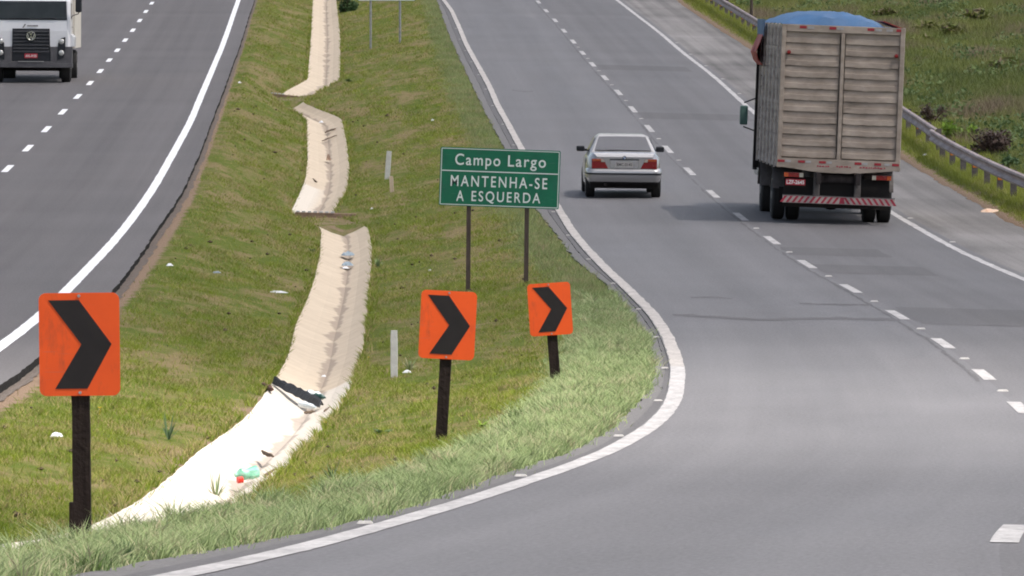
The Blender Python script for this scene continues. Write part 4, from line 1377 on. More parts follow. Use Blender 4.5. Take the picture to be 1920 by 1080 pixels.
crumple('mud_patch', 'brown mud lump in the drain between the beams', 616, 300, 9, 16, M['beam'], 5, None, .0, 0, 'mud', True)


def stick(name, label, a, b, r, mat, lift=.03, group=None, surf=None, cat='debris'):
    s = surf or (lambda q: S_cen(q) + .1)
    A, B = at_d(*a, hit(*a, s)), at_d(*b, hit(*b, s))
    m_ = (A + B) / 2
    pts = []
    for k in range(6):
        q = A * (1 - k / 5) + B * (k / 5) - m_
        pts.append((q[0] + random.uniform(-.2, .2) * r, q[1] + random.uniform(-.2, .2) * r, q[2] + lift + random.uniform(-.3, .3) * r))
    o = link(name, MB().tube(pts, [r * f for f in (.6, 1, .9, 1, .8, .4)], 7), mat)
    o.location = m_
    return tag(o, label, cat, group)


stick('bark_piece', 'brown bark piece in the white drain slope above the green bottle, upper one', (491, 852), (512, 862), .022, M['bark'], group='bark pieces in the drain')
stick('bark_piece', 'brown bark piece beside the grass edge of the drain, right of the green bottle', (497, 897), (524, 884), .02, M['bark'], group='bark pieces in the drain')
stick('bark_piece', 'brown bark piece in the drain just below the bottles', (571, 779), (590, 776), .02, M['bark'], group='bark pieces in the drain')
stick('bark_piece', 'brown bark piece right of the bottle pile near the grass', (608, 775), (622, 767), .015, M['bark'], group='bark pieces in the drain')
stick('stick', 'dark stick across the drain below the far bend, upper one', (610, 250), (630, 242), .03, M['bark'], group='sticks in the far drain')
stick('stick', 'dark forked stick across the drain below the far bend, lower one', (604, 266), (632, 255), .02, M['bark'], group='sticks in the far drain')
stick('stick', 'dark branch lying under the nearer beam where the drain begins again', (622, 428), (655, 415), .03, M['bark'])
stick('stick', 'short dark piece on the drain slope between the beams', (586, 338), (594, 344), .03, M['bark'])

# rubber strip across the drain with bottles
A, B = at_d(514, 722, hit(514, 722, lambda q: S_edge(q))), at_d(602, 766, hit(602, 766, lambda q: S_cen(q) + .08))
m_ = (A + B) / 2
P = []
for k in range(15):
    a = k / 14
    q = A * (1 - a) + B * a - m_
    hw = .055 * (0.35 + min(1, a * 3)) * random.uniform(.85, 1.15)
    bend = .03 * math.sin(a * 9)
    P.append([(q[0] - .02, q[1] - hw * 3, q[2] + .02 + random.uniform(-.01, .01)), (q[0], q[1] - hw * 1.2, q[2] + .07 + bend * .3 + random.uniform(0, .02)), (q[0], q[1] + hw * 1.2, q[2] + .09 + random.uniform(0, .03)), (q[0] + .02, q[1] + hw * 3, q[2] + .03)])
o = link('rubber_strip', MB().grid(P), M['tread'], solid=.02); o.location = m_
tag(o, 'torn black rubber strip lying across the concrete drain', 'rubber debris')
o = stick('wood_chunk', 'reddish brown wood chunk at the left end of the black rubber strip', (493, 724), (512, 734), .035, M['wood'], .02, None, lambda q: S_edge(q) + .02)


def bottle(label, px, py, ang, mat, cap, ln=.26, r=.042, tilt=0.15, capmat='redcap', up=.05):
    d = hit(px, py, lambda q: S_cen(q) + .1); p = at_d(px, py, d)
    t = thing('plastic_bottle', label, 'bottle', (p[0], p[1], p[2] + up), (0, tilt, ang))
    mb = MB()
    prof = [(-ln / 2, r * .7), (-ln * .46, r), (-ln * .2, r * 1.02), (-ln * .05, r * .86), (ln * .1, r), (ln * .25, r * .95), (ln * .38, r * .5), (ln * .44, r * .34), (ln * .5, r * .34)]
    mb.lathe(prof, (0, 0, 0), 14, 'x')
    mb.v = [(v[0], v[1] * random.uniform(.85, 1.1), v[2] * random.uniform(.7, 1.0)) for v in mb.v]
    link('bottle_body', mb, mat, t, smooth=True)
    if cap:
        link('cap', MB().lathe([(ln * .46, r * .45), (ln * .46, r * .47), (ln * .54, r * .47), (ln * .545, r * .4)], (0, 0, 0), 12, 'x'), M[capmat], t)
    return t


d_ = hit(460, 905, lambda q: S_cen(q) + .1)
t = bottle('crushed green plastic bottle with red cap in the drain by the tall grass', 462, 902, R(205), M['bot_green'], False, .23, .068, .1, up=.07)
pp = F / t.location.y
link('cap', MB().lathe([(0, .022), (0, .03), (.05, .03), (.052, .024)], (.085, .10, -.04), 12, 'x'), M['redcap'], t)
bottle('clear plastic bottle leaning on the end of the black rubber strip', 577, 768, R(-38), M['bot_clear'], False, .26, .045)
bottle('grey plastic bottle behind the black rubber strip end', 590, 754, R(10), M['bot_clear'], False, .2, .05, up=.1)
bottle('dark green bottle end at the tip of the black rubber strip', 600, 757, R(-30), M['cabgreen'], False, .16, .04, up=.09)


# ------------------------------------------------------------------ vehicles
def wheel(parent, x, y, r, w_, rimmat, out=1, name='wheel', zc=None):
    """out=+1: the rim faces +x"""
    z = r if zc is None else zc
    prof = [(-w_ / 2, r * .62), (-w_ / 2, r * .9), (-w_ / 2 * .8, r * .985), (-w_ / 4, r), (w_ / 4, r), (w_ / 2 * .8, r * .985), (w_ / 2, r * .9), (w_ / 2, r * .62)]
    t = link(name, MB().lathe(prof, (x, y, z), 36), M['rubber'], parent, smooth=True)
    e = x + out * w_ / 2
    pr = [(e - out * .03, r * .70), (e + out * .003, r * .70), (e - out * .02, r * .5), (e - out * .045, r * .36), (e - out * .01, r * .22), (e + out * .012, r * .12), (e + out * .012, r * .02)]
    link('rim', MB().lathe(pr, (0, y, z), 24), rimmat, t, smooth=True)
    return t


def heading(f, d):
    return -math.atan2(float(f(d + 4)) - float(f(d - 4)), 8.0)


def silver_car():
    d = hit(1169, 371, Zr) + 0.35
    x = ray(1169, 371)[0] * d
    yaw = heading(L_dash, d)
    p = (x, d - .75, float(Zr(d - .75)))
    slope = math.atan2(float(Zr(d + 3)) - float(Zr(d)), 3)
    c = thing('car', 'silver sedan seen from behind in the left lane, above the green sign', 'car', p, (slope, R(.7), yaw))
    # stations: y, half width, sill z, max-width z, shoulder half width, shoulder z, deck half width, deck z
    S = [(.07, .70, .44, .56, .70, .83, .62, .955), (.13, .765, .40, .58, .745, .86, .655, .99), (.30, .815, .33, .60, .79, .885, .70, 1.012), (.70, .842, .25, .60, .81, .895, .735, 1.022),
         (1.15, .85, .21, .60, .82, .90, .75, 1.02), (2.2, .85, .20, .58, .82, .89, .75, 1.0), (3.0, .85, .2, .56, .815, .87, .74, .975), (3.8, .835, .22, .54, .79, .79, .70, .86), (4.25, .78, .28, .50, .73, .66, .64, .72), (4.40, .66, .34, .48, .62, .58, .55, .63)]
    P = []
    for (y, w1, zs, zm, w2, z2, w3, z3) in S:
        hp = [(w1 * .9, zs), (w1 * .985, zs + .08), (w1, zm), (w1 * .995, zm + .1), (w2, z2), (w2 - .03, z2 + .045), (w3, z3 - .012), (w3 * .6, z3 + .008), (0, z3 + .014)]
        full = [(-a, b) for a, b in hp] + [(a, b) for a, b in hp[-2::-1]]
        P.append([(a, y, b) for a, b in full])
    mb = MB(); mb.grid(P)
    n = len(P[0])
    mb.f.append(tuple(range(n))); mb.f.append(tuple(len(mb.v) - n + k for k in range(n))[::-1])
    link('body', mb, M['silver'], c, smooth=True)
    # underbody
    link('underbody', MB().box((0, 2.2, .33), (1.52, 3.9, .22)), M['under'], c)
    link('rear_valance', MB().prism([(-.70, .34), (.70, .34), (.74, .46), (-.74, .46)], .06, .25), M['under'], c)
    # cabin
    lo = [(-.755, 1.02, 1.0), (.755, 1.02, 1.0), (.76, 3.02, .97), (-.76, 3.02, .97)]
    md = [(-.60, 1.62, 1.345), (.60, 1.62, 1.345), (.59, 2.45, 1.34), (-.59, 2.45, 1.34)]
    tp = [(-.50, 1.70, 1.388), (.50, 1.70, 1.388), (.49, 2.38, 1.385), (-.49, 2.38, 1.385)]
    mb = MB(); mb.add(lo + md + tp, [(0, 1, 5, 4), (1, 2, 6, 5), (2, 3, 7, 6), (3, 0, 4, 7), (4, 5, 9, 8), (5, 6, 10, 9), (6, 7, 11, 10), (7, 4, 8, 11), (8, 9, 10, 11)])
    link('cabin', mb, M['silver'], c, bevel=.055, smooth=False)

    def pane(name, A, B, C, D, si, so, sb, off):
        A, B, C, D = map(Vector, (A, B, C, D))
        nrm = (B - A).cross(D - A).normalized()
        lerp = lambda u, v: (A * (1 - u) + B * u) * (1 - v) + (D * (1 - u) + C * u) * v
        P_ = []
        for v in np.linspace(sb, 1 - so, 5):
            P_.append([lerp(u, v) + nrm * (off + .012 * (1 - (2 * u - 1) ** 2)) for u in np.linspace(si, 1 - si, 9)])
        m2 = MB().grid(P_)
        return link(name, m2, M['glass'], c, smooth=True, solid=.004)
    pane('rear_window', lo[0], lo[1], md[1], md[0], .065, .06, .10, .012)
    pane('side_window', lo[3], lo[0], md[0], md[3], .08, .1, .06, .012)
    pane('side_window', lo[1], lo[2], md[2], md[1], .08, .1, .06, .012)
    pane('windscreen', lo[2], lo[3], md[3], md[2], .06, .06, .06, .012)
    # boot lid seams and recessed number plate
    link('boot_lid', MB().prism([(-.60, .66), (.60, .66), (.63, .88), (.61, .935), (-.61, .935), (-.63, .88)], .035, .10), M['silver'], c, bevel=.015)
    link('boot_lip', MB().add([(-.62, .028, .932), (.62, .028, .932), (.66, .085, .985), (-.66, .085, .985), (.69, .22, 1.022), (-.69, .22, 1.022), (.7, .3, 1.03), (-.7, .3, 1.03), (-.62, .06, .90), (.62, .06, .90)], [(0, 1, 2, 3), (3, 2, 4, 5), (5, 4, 6, 7), (8, 9, 1, 0)]), M['silver'], c, smooth=True)
    link('plate_recess', MB().box((0, .033, .775), (.64, .012, .19)), M['chrome'], c, bevel=.004)
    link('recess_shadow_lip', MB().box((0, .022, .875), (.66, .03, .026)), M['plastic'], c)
    pl = link('number_plate', MB().box((0, .022, .765), (.40, .012, .13)), M['plate_grey'], c)
    text_mesh('BMC-0140', -.17, .17, .73, .80, .0145, 'plate_text', M['signtextgrey'], pl, .01)
    # tail lights
    for s in (-1, 1):
        tl = link('tail_light', MB().prism([(s * .36, .67), (s * .735, .67), (s * .735, .89), (s * .47, .89)], .03, .16), M['lamp_red'], c, bevel=.01)
        link('indicator_lens', MB().prism([(s * .50, .84), (s * .72, .84), (s * .72, .882), (s * .53, .882)], .024, .031), M['lamp_or'], tl)
        link('reversing_lens', MB().prism([(s * .44, .82), (s * .52, .82), (s * .53, .882), (s * .475, .882)], .022, .0305), M['lamp_wh'], tl)
    # bumper
    bp = []
    for (y, w1) in ((-.005, .66), (0.0, .74), (.06, .80), (.16, .835), (.60, .85)):
        bp.append((y, w1))
    ring = [(-b, a) for a, b in bp[::-1]] + [(b, a) for a, b in bp]
    P = [[(a, b, z) for a, b in ring] for z in (.42, .48, .55, .60)]
    P[0] = [(a * .95, b + .07, .38) for a, b in ring]; P[3] = [(a, b - .0, .60) for a, b in ring]; P.append([(a * .985, b + .03, .645) for a, b in ring]); P.append([(a * .95, b + .085, .672) for a, b in ring]); P.append([(a * .90, b + .14, .676) for a, b in ring])
    link('bumper', MB().grid(P), M['silver'], c, smooth=True, solid=.02)
    P = [[(a * 1.006, b - .014, z) for a, b in ring] for z in (.535, .575)]
    link('bumper_strip', MB().grid(P), M['plastic'], c, solid=.012)
    # roundel on the lid
    em = link('emblem', MB().lathe([(0, .001), (-.006, .042), (0, .044), (.01, .044)], (0, .03, .915), 24, 'y'), M['plastic'], c)
    for q in range(4):
        a0 = q * 90
        poly = [(0, .915)] + [(.027 * math.cos(R(a0 + 15 * k)), .915 + .027 * math.sin(R(a0 + 15 * k))) for k in range(7)]
        link('emblem_quarter', MB().prism(poly, .0205, .0235), M['signwhite'] if q % 2 else M['roundel_blue'], em)
    # mirrors
    for s in (-1, 1):
        mi_ = link('wing_mirror', MB().box((s * .91, 2.72, 1.02), (.19, .10, .125)), M['plastic'], c, bevel=.03)
        link('mirror_arm', MB().box((s * .79, 2.74, .99), (.10, .06, .05)), M['plastic'], mi_)
        link('door', MB().box((s * .848, 1.75, .62), (.012, 1.05, .5)), M['silver'], c, bevel=.004)
    # exhaust and wheels
    link('exhaust_pipe', MB().tube([(-.42, -.01, .31), (-.42, .4, .31)], .03, 12), M['chassis'], c, smooth=True)
    for s in (-1, 1):
        for y in (.78, 3.48):
            wheel(c, s * .745, y, .305, .205, M['rim'], s)


silver_car()


def cargo_truck():
    zr_ = zoff(Zr, -.06)
    dw = hit(1554, 415, zr_)          # rear axle contact
    d = dw - 1.9
    x = ray(1556, 415)[0] * dw
    yaw = heading(L_dash, d + 3)
    x = x - 1.9 * (-math.sin(yaw)) * 1
    z0 = float(z_right(np.array([x]), np.array([dw]))[0])
    T = thing('cargo_truck', 'dusty beige high sided cargo truck with blue tarpaulin, driving away at right', 'truck', (x, d, z0), (0, R(2.2), yaw))
    T.scale = (1.02, 1.0, 1.01)
    H0, H1, HW, L = 1.12, 4.08, 1.26, 7.4
    # box shell
    mb = MB()
    mb.box((0, L / 2 + .06, H0 + .12), (2 * HW - .06, L - .1, .2))
    mb.box((0, L - .03, (H0 + H1) / 2), (2 * HW - .06, .06, H1 - H0 - .05))
    for s in (-1, 1):
        mb.box((s * (HW - .05), L / 2 + .04, (H0 + H1) / 2 + .05), (.05, L - .18, H1 - H0 - .15))
    link('box_shell', mb, M['cargo_side'], T)
    # side boards: horizontal planks with upright stakes
    for s in (-1, 1):
        mb = MB()
        nb = 13; bh = (H1 - H0) / nb
        for k in range(nb):
            mb.box((s * (HW - .012 + random.uniform(-.004, .004)), L / 2 + .05, H0 + bh * (k + .5)), (.024, L - .1, bh - .035))
        sd = link('side_panel', mb, M['cargo_side'], T)
        for k in range(6):
            y = .5 + k * (L - .8) / 5
            link('stake', MB().box((s * (HW + .022), y, (H0 + H1) / 2), (.044, .10, H1 - H0 + .02)), M['cargo_side'], sd, bevel=.005)
        mb = MB()
        for zz in (H0 + .06, H0 + 1.35, H1 - .5, H1 - .05):
            mb.box((s * (HW + .008), L / 2, zz), (.016, L - .02, .07))
        link('side_rail', mb, M['cargo_side'], sd)
    # rear: frame posts, top rail, sill and two ribbed doors
    fr = MB()
    for xx in (-HW + .045, HW - .045): fr.box((xx, -.01, (H0 + H1) / 2), (.09, .10, H1 - H0))
    fr.box((0, -.008, H1 - .075), (2 * HW - .182, .09, .15))
    link('rear_frame', fr, M['cargo'], T, bevel=.01)
    # sagging sill
    n = 22; P0 = []; 
    sill = [(-HW + (2 * HW) * k / n, H0 + .02 - .10 * math.sin(math.pi * min(1, max(0, k / n)) ) ** 1.2 + random.uniform(-.006, .006)) for k in range(n + 1)]
    top_ = [(HW - .0, H0 + .20), (-HW, H0 + .20)]
    link('rear_sill', MB().prism(sill + top_, -.075, -.03), M['cargo'], T)
    link('centre_post', MB().box((0.0, -.045, (H0 + H1) / 2 + .02), (.08, .03, H1 - H0 - .35)), M['cargo'], T, bevel=.012)
    zb, zt = H0 + .21, H1 - .155
    rows_ = 11; ph = (zt - zb) / rows_
    for s in (-1, 1):
        a, b = (.06, HW - .095) if s > 0 else (-HW + .095, -.06)
        nx = 14
        xs = [a + (b - a) * k / nx for k in range(nx + 1)]
        P = []
        for r_ in range(rows_):
            z = zt - r_ * ph
            jit = [random.uniform(-.007, .007) for _ in xs]; j2 = [random.uniform(-.0025, .0025) for _ in xs]
            sag = [-.012 * math.sin(math.pi * k / nx) * random.uniform(.5, 1.2) for k in range(nx + 1)]
            for (dz, y) in ((0.0, 0.0), (-.43, 0.0), (-.445, -.013), (-.46, -.017), (-.90, -.020), (-.912, -.017), (-.915, .03), (-.998, .03)):
                P.append([(xs[k], y + j2[k] * (1 if y < -.01 else .2), z + dz * ph + (jit[k] + sag[k] if dz < -.3 else 0)) for k in range(nx + 1)])
        dr = link('rear_door', MB().grid(P), M['cargo'], T)
        link('marker_lamp', MB().lathe([(-.075, .02), (-.07, .04), (0, .045)], (s * (HW - .16), -.02, zt - .42), 12, 'y'), M['lamp_red'], dr)
    # reflective tape on top rail and sill
    for fx in (.20, .44, .75, .985):
        link('red_tape', MB().box((-HW + 2 * HW * fx - .07, -.056, H1 - .05), (.14, .006, .055)), M['tape_red'], T)
        link('grey_tape', MB().box((-HW + 2 * HW * fx + .09 if fx < .9 else -HW + 2 * HW * fx - .28, -.056, H1 - .055), (.13, .006, .05)), M['tape_grey'], T)
    for fx in (.035, .20, .37, .66, .82, .965):
        zz = H0 + .135
        link('red_tape', MB().box((-HW + 2 * HW * fx, -.078, zz), (.14, .006, .05)), M['tape_red'], T)
        if fx not in (.82,):
            link('grey_tape', MB().box((-HW + 2 * HW * fx + .14 if fx < .9 else HW - .26, -.078, zz), (.11, .006, .045)), M['tape_grey'], T)
    # faded lettering on the sill
    mb = MB()
    for (a, b) in ((-.42, -.16), (-.02, .28), (.46, .95)):
        xx = a
        while xx < b:
            w_ = random.uniform(.02, .05)
            mb.box((xx, -.077, H0 + .055 + random.uniform(-.006, .006)), (w_, .004, .028)); xx += w_ + .018
    link('faded_lettering', mb, M['stripe_red'], T)
    # tarpaulins
    P = []
    for i_ in range(25):
        y = -.02 + (L + .17) * (i_ / 24) ** 1.4
        row = []
        for j in range(21):
            u = j / 20 * 2 - 1
            hgt = .30 * max(0, 1 - ((u + .16) / .86) ** 2) ** .75 * (min(1, i_ / 3.0)) ** .5 + .022 * math.sin(i_ * 1.7 + j * .9) + .012 * math.sin(j * 2.3 - i_ * .8)
            row.append((u * (HW - .02) - .0, y, H1 - .03 + max(hgt, 0.0 if u > .8 else .03)))
        P.append(row)
    tp = link('tarpaulin', MB().grid(P), M['tarp'], T, smooth=True, solid=.01)
    P = []
    for i_ in range(9):
        y = L - 2.2 + 2.5 * i_ / 8
        P.append([(-HW - .06 - .03 * math.sin(i_), y, H1 + .08), (-HW - .085, y, H1 - .12), (-HW - .08, y, H1 - .28)])
    link('tarpaulin_flap', MB().grid(P), M['tarp'], T, smooth=True, solid=.01)
    P = []
    for i_ in range(9):
        y = L - 1.9 + 2.0 * i_ / 8
        P.append([(-HW - .07, y, H1 - .22), (-HW - .14 - .02 * math.sin(i_ * 2), y, H1 - .42), (-HW - .22 - .03 * math.sin(i_ * 1.3), y, H1 - .62), (-HW - .16, y, H1 - .80), (-HW - .07, y, H1 - .9)])
    link('red_tarpaulin', MB().grid(P), M['redtarp'], T, smooth=True, solid=.012)
    link('red_tarpaulin', MB().grid([[(HW - .42 + .1 * k, .3 + .3 * j, H1 + .13 - .035 * k - .0 * j) for k in range(5)] for j in range(8)]), M['redtarp'], T, smooth=True, solid=.02)
    # chassis
    mb = MB()
    for s in (-1, 1): mb.box((s * .40, L / 2 + .1, .93), (.09, L + .9, .24))
    mb.box((0, .4, .93), (.72, .08, .2)); mb.box((0, 3.0, .93), (.72, .08, .2))
    link('chassis', mb, M['chassis'], T)
    for s in (-1, 1): link('bumper_bracket', MB().box((s * .42, .05, .80), (.13, .10, .52)), M['fender'], T, bevel=.008)
    link('cross_member', MB().box((0, .12, .92), (.72, .06, .16)), M['chassis'], T)
    link('lamp_bar', MB().box((0, .16, .62), (2.16, .04, .62)), M['under'], T)
    # red and white underrun bumper
    bar = link('underrun_bar', MB().box((.04, -.02, .475), (2.30, .08, .15)), M['stripe_white'], T)
    mb = MB(); k = 0
    xx = -1.09
    while xx < 1.16:
        sgn = 1 if xx < .12 else -1
        a = .055
        if not (.06 < xx < .16):
            poly = [(xx - a / 2 - sgn * .045, .41), (xx + a / 2 - sgn * .045, .41), (xx + a / 2 + sgn * .045, .54), (xx - a / 2 + sgn * .045, .54)]
            mb.prism(poly, -.064, -.0605)
        xx += .118
    mb.prism([(.045, .41), (.165, .41), (.14, .54), (.07, .54)], -.064, -.0605)
    link('warning_stripe', mb, M['stripe_red'], bar)
    link('bar_top_edge', MB().box((.04, -.02, .557), (2.30, .09, .014)), M['fender'], bar)
    # lights and plate
    for s in (-1, 1):
        tl = link('tail_light', MB().box((s * .90, .0, .975), (.40, .08, .095)), M['lamp_red'], T, bevel=.006)
        link('indicator_lens', MB().box((s * 1.055, -.043, .975), (.085, .01, .085)), M['lamp_or'], tl)
        link('reversing_lens', MB().box((s * .745, -.043, .975), (.08, .01, .085)), M['lamp_wh'], tl)
        link('mud_flap', MB().box((s * .86, .9, .52), (.56, .02, .36)), M['under'], T)
    pl = link('number_plate', MB().box((-.86, -.01, .825), (.40, .02, .125)), M['plate_red'], T)
    text_mesh('LZF-2645', -1.04, -.68, .785, .865, -.0225, 'plate_text', M['signwhite'], pl, .02)
    # axle, differential, wheels, mud guards
    link('axle', MB().tube([(-1.0, 1.9, .5), (1.0, 1.9, .5)], .09, 12).lathe([(1.62, .1), (1.7, .22), (1.9, .27), (2.1, .22), (2.2, .1)], (0, 0, .50), 20, 'y'), M['under'], T, smooth=True)
    for s in (-1, 1): link('spring_hanger', MB().box((s * .52, 1.9, .33), (.16, .5, .1)), M['under'], T)
    for s in (-1, 1):
        wheel(T, s * 1.10, 1.9, .50, .26, M['rim'], s)
        wheel(T, s * .79, 1.9, .50, .26, M['rim'], s)
        wheel(T, s * 1.08, 6.3, .50, .28, M['rim'], s)
        P = []
        for k in range(13):
            a = R(15 + 150 * k / 12)
            P.append([(s * .64, 1.9 - math.cos(a) * .60, .5 + math.sin(a) * .60), (s * 1.25, 1.9 - math.cos(a) * .60, .5 + math.sin(a) * .60)])
        link('mud_guard', MB().grid(P), M['fender'], T, solid=.015, smooth=True)
        P = []
        for k in range(13):
            a = R(10 + 160 * k / 12)
            P.append([(s * .9, 6.3 - math.cos(a) * .62, .5 + math.sin(a) * .62), (s * 1.26, 6.3 - math.cos(a) * .62, .5 + math.sin(a) * .62)])
        link('mud_guard', MB().grid(P), M['fender'], T, solid=.015, smooth=True)
    # cab in front
    link('cab', MB().prism([(-1.2, .75), (1.2, .75), (1.2, 2.7), (1.1, 2.95), (-1.1, 2.95), (-1.2, 2.7)], L + .25, L + 2.1), M['cabgreen'], T, bevel=.05)
    link('bulkhead', MB().box((-.02, L + .05, 2.4), (2.66, .08, 2.9)), M['under'], T)
    link('exhaust_stack', MB().tube([(-1.30, L + .12, .9), (-1.30, L + .12, 3.4)], .05, 10), M['plastic'], T, smooth=True)
    for s in (-1, 1):
        mr = link('wing_mirror', MB().box((s * 1.50, L + 1.6, 2.05), (.17, .10, .42)), M['mirrorgreen'], T, bevel=.03)
        link('mirror_arm', MB().tube([(s * 1.2, L + 1.7, 2.45), (s * 1.5, L + 1.65, 2.32)], .015, 8), M['plastic'], mr)
        link('mirror_arm', MB().tube([(s * 1.2, L + 1.7, 1.7), (s * 1.5, L + 1.65, 1.8)], .015, 8), M['plastic'], mr)


cargo_truck()


def front_truck():
    d = hit(61, 154, Zl)
    x = ray(61, 154)[0] * d
    yaw = heading(L_ld, d) - R(.3)
    T = thing('flat_nosed_truck', 'white flat nosed truck with grey bumper approaching on the left carriageway', 'truck', (x, d - .75, float(Zl(d))), (0, R(.3), yaw))
    HW = 1.22
    # cab shell: front is y=0, local -y towards the viewer
    prof = [(.0, 1.12), (.0, 1.60), (.03, 1.96), (.16, 2.52), (.30, 2.72), (1.9, 2.85), (1.95, 1.0), (.1, .95)]
    mb = MB()
    L_ = []
    for (s, inset) in ((-HW, .10), (-HW + .08, 0.0), (HW - .08, 0.0), (HW, .10)):
        L_.append([(s, y + (inset if y < .5 else 0), z) for y, z in prof])
    for k in range(3):
        for q in range(len(prof)):
            q2 = (q + 1) % len(prof); o = len(mb.v)
            mb.add([L_[k][q], L_[k][q2], L_[k + 1][q2], L_[k + 1][q]], [(0, 1, 2, 3)])
    mb.add(L_[0], [tuple(range(len(prof)))]); mb.add(L_[3], [tuple(range(len(prof)))])
    cab = link('cab', mb, M['cabwhite'], T)
    # windscreen (raked) and its rubber surround
    def slab(name, x0, x1, z0, z1, off, mat, par, zz=((1.96, .03), (2.52, .16))):
        f = lambda z: zz[0][1] + (z - zz[0][0]) / (zz[1][0] - zz[0][0]) * (zz[1][1] - zz[0][1])
        m2 = MB().add([(x0, f(z0) - off, z0), (x1, f(z0) - off, z0), (x1 - .03, f(z1) - off, z1), (x0 + .03, f(z1) - off, z1)], [(0, 1, 2, 3)])
        return link(name, m2, mat, par, solid=.012)
    slab('windscreen_seal', -1.12, 1.12, 1.945, 2.535, .008, M['plastic'], T)
    slab('windscreen', -1.09, 1.09, 1.975, 2.51, .02, M['wglass'], T)
    for (a, b) in ((-.75, .0), (.05, .80)):
        link('wiper', MB().tube([(a, .005, 1.985), (b - .1, -.005, 2.01), (b, -.005, 1.985)], .014, 6), M['plastic'], T)
    for s in (-1, 1):
        link('side_window', MB().box((s * (HW + .003), .85, 2.22), (.012, .8, .5)), M['wglass'], T)
        dr = link('door', MB().box((s * (HW + .004), .85, 1.5), (.02, 1.05, .8)), M['cabwhite'], T, bevel=.006)
        link('handle', MB().box((s * (HW + .02), 1.2, 1.72), (.02, .16, .03)), M['plastic'], dr)
    # grille
    gr = link('grille', MB().prism([(-.60, .66), (.60, .66), (.58, 1.68), (-.58, 1.68)], -.03, .02), M['plastic'], T, bevel=.01)
    mb = MB()
    for k in range(7):
        z = 1.62 - k * .105
        mb.add([(-.56, -.035, z), (.56, -.035, z), (.56, -.062, z - .05), (-.56, -.062, z - .05), (-.56, -.035, z - .06), (.56, -.035, z - .06)], [(0, 1, 2, 3), (3, 2, 5, 4)])
    link('grille_bar', mb, M['plastic'], gr)
    # round emblem with V over W
    em = link('emblem', MB().lathe([(-.02, .02), (-.02, .13), (0, .13)], (0, -.06, 1.45), 32, 'y'), M['plastic'], T)
    link('emblem_ring', MB().lathe([(-.024, .112), (-.036, .122), (-.036, .142), (-.02, .15), (.0, .15)], (0, -.06, 1.45), 32, 'y', False), M['chrome'], em)

    def strokes(pts, w_):
        m2 = MB()
        for (a, b) in zip(pts[:-1], pts[1:]):
            a, b = Vector((a[0], a[1])), Vector((b[0], b[1])); t_ = (b - a).normalized(); n_ = Vector((-t_.y, t_.x)) * w_ / 2
            m2.prism([(a.x + n_.x, a.y + n_.y), (b.x + n_.x, b.y + n_.y), (b.x - n_.x, b.y - n_.y), (a.x - n_.x, a.y - n_.y)], -.085, -.066)
        return m2
    c_ = 1.45
    link('emblem_letter', strokes([(-.05, c_ + .115), (0, c_ + .02), (.05, c_ + .115)], .024), M['chrome'], em)
    link('emblem_letter', strokes([(-.105, c_ + .06), (-.05, c_ - .105), (0, c_ - .01), (.05, c_ - .105), (.105, c_ + .06)], .024), M['chrome'], em)
    # faint sign writing above the grille
    sl = MB()
    sl.prism([(-.27, 1.70), (-.24, 1.70), (-.16, 1.82), (-.20, 1.82)], -.012, -.006)
    xx = -.10
    while xx < .2:
        sl.box((xx, -.009, 1.765), (.03, .005, .045)); xx += .042
    link('sign_writing', sl, M['signtextgrey'], T)
    # bumper
    poly = [(-1.27, .46), (1.27, .46), (1.30, .70), (1.27, 1.115), (-1.27, 1.115), (-1.30, .70)]
    mb = MB()
    for (a, b) in ((-1.28, -.602), (.602, 1.28)):
        mb.prism([(a, .58 if abs(a) > .7 else .52), (b, .58 if abs(b) > .7 else .52), (b, 1.115), (a, 1.115)], -.05, .5)
    mb.prism([(-1.29, .46), (1.29, .46), (1.29, .60), (.75, .60), (.60, .655), (-.60, .655), (-.75, .60), (-1.29, .60)], -.085, .5)
    link('bumper', mb, M['bumpergrey'], T, bevel=.012)
    link('bumper_step', MB().box((0, -.09, .655), (.80, .05, .018)), M['plate_grey'], T)
    pl = link('number_plate', MB().box((0, -.06, .83), (.40, .015, .14)), M['plate_red'], T)
    text_mesh('AVL-9135', -.17, .17, .79, .865, -.0695, 'plate_text', M['signwhite'], pl, .015)
    for s in (-1, 1):
        hc = link('headlight_cluster', MB().prism([(s * .82, .70), (s * 1.02, .78), (s * 1.07, 1.05), (s * 1.07, 1.42), (s * .93, 1.38), (s * .84, 1.22)], -.07, -.02), M['plastic'], T, bevel=.008)
        for zz in (1.28, .925):
            link('headlight', MB().lathe([(-.10, .02), (-.095, .06), (-.08, .082), (-.068, .086)], (s * .945, 0, zz), 20, 'y'), M['head'], hc, smooth=True)
        mr = link('wing_mirror', MB().box((s * 1.48, -.10, 2.42), (.20, .12, .46)), M['plastic'], T, bevel=.045)
        link('mirror_arm', MB().tube([(s * 1.24, .1, 2.02), (s * 1.30, .0, 2.09), (s * 1.46, -.08, 2.14), (s * 1.5, -.09, 2.2)], .014, 8), M['plastic'], mr)
        link('mud_guard', MB().prism([(s * 1.21, 1.12), (s * 1.33, 1.12), (s * 1.34, 1.42), (s * 1.23, 1.52)], .12, 1.7), M['cabwhite'], T, bevel=.015)
        wheel(T, s * 1.06, .9, .50, .30, M['rim'], s)
        wheel(T, s * .98, 4.8, .50, .56, M['rim'], s)
    link('axle', MB().tube([(-1, .9, .42), (1, .9, .42)], .07, 10).box((0, .5, .5), (1.5, .3, .18)), M['under'], T)
    link('underbody', MB().box((0, 2.6, .8), (1.9, 4.6, .3)), M['under'], T)
    link('cargo_box', MB().box((0, 4.6, 2.2), (2.6, 5.0, 2.3)), M['cream_body'], T, bevel=.02)
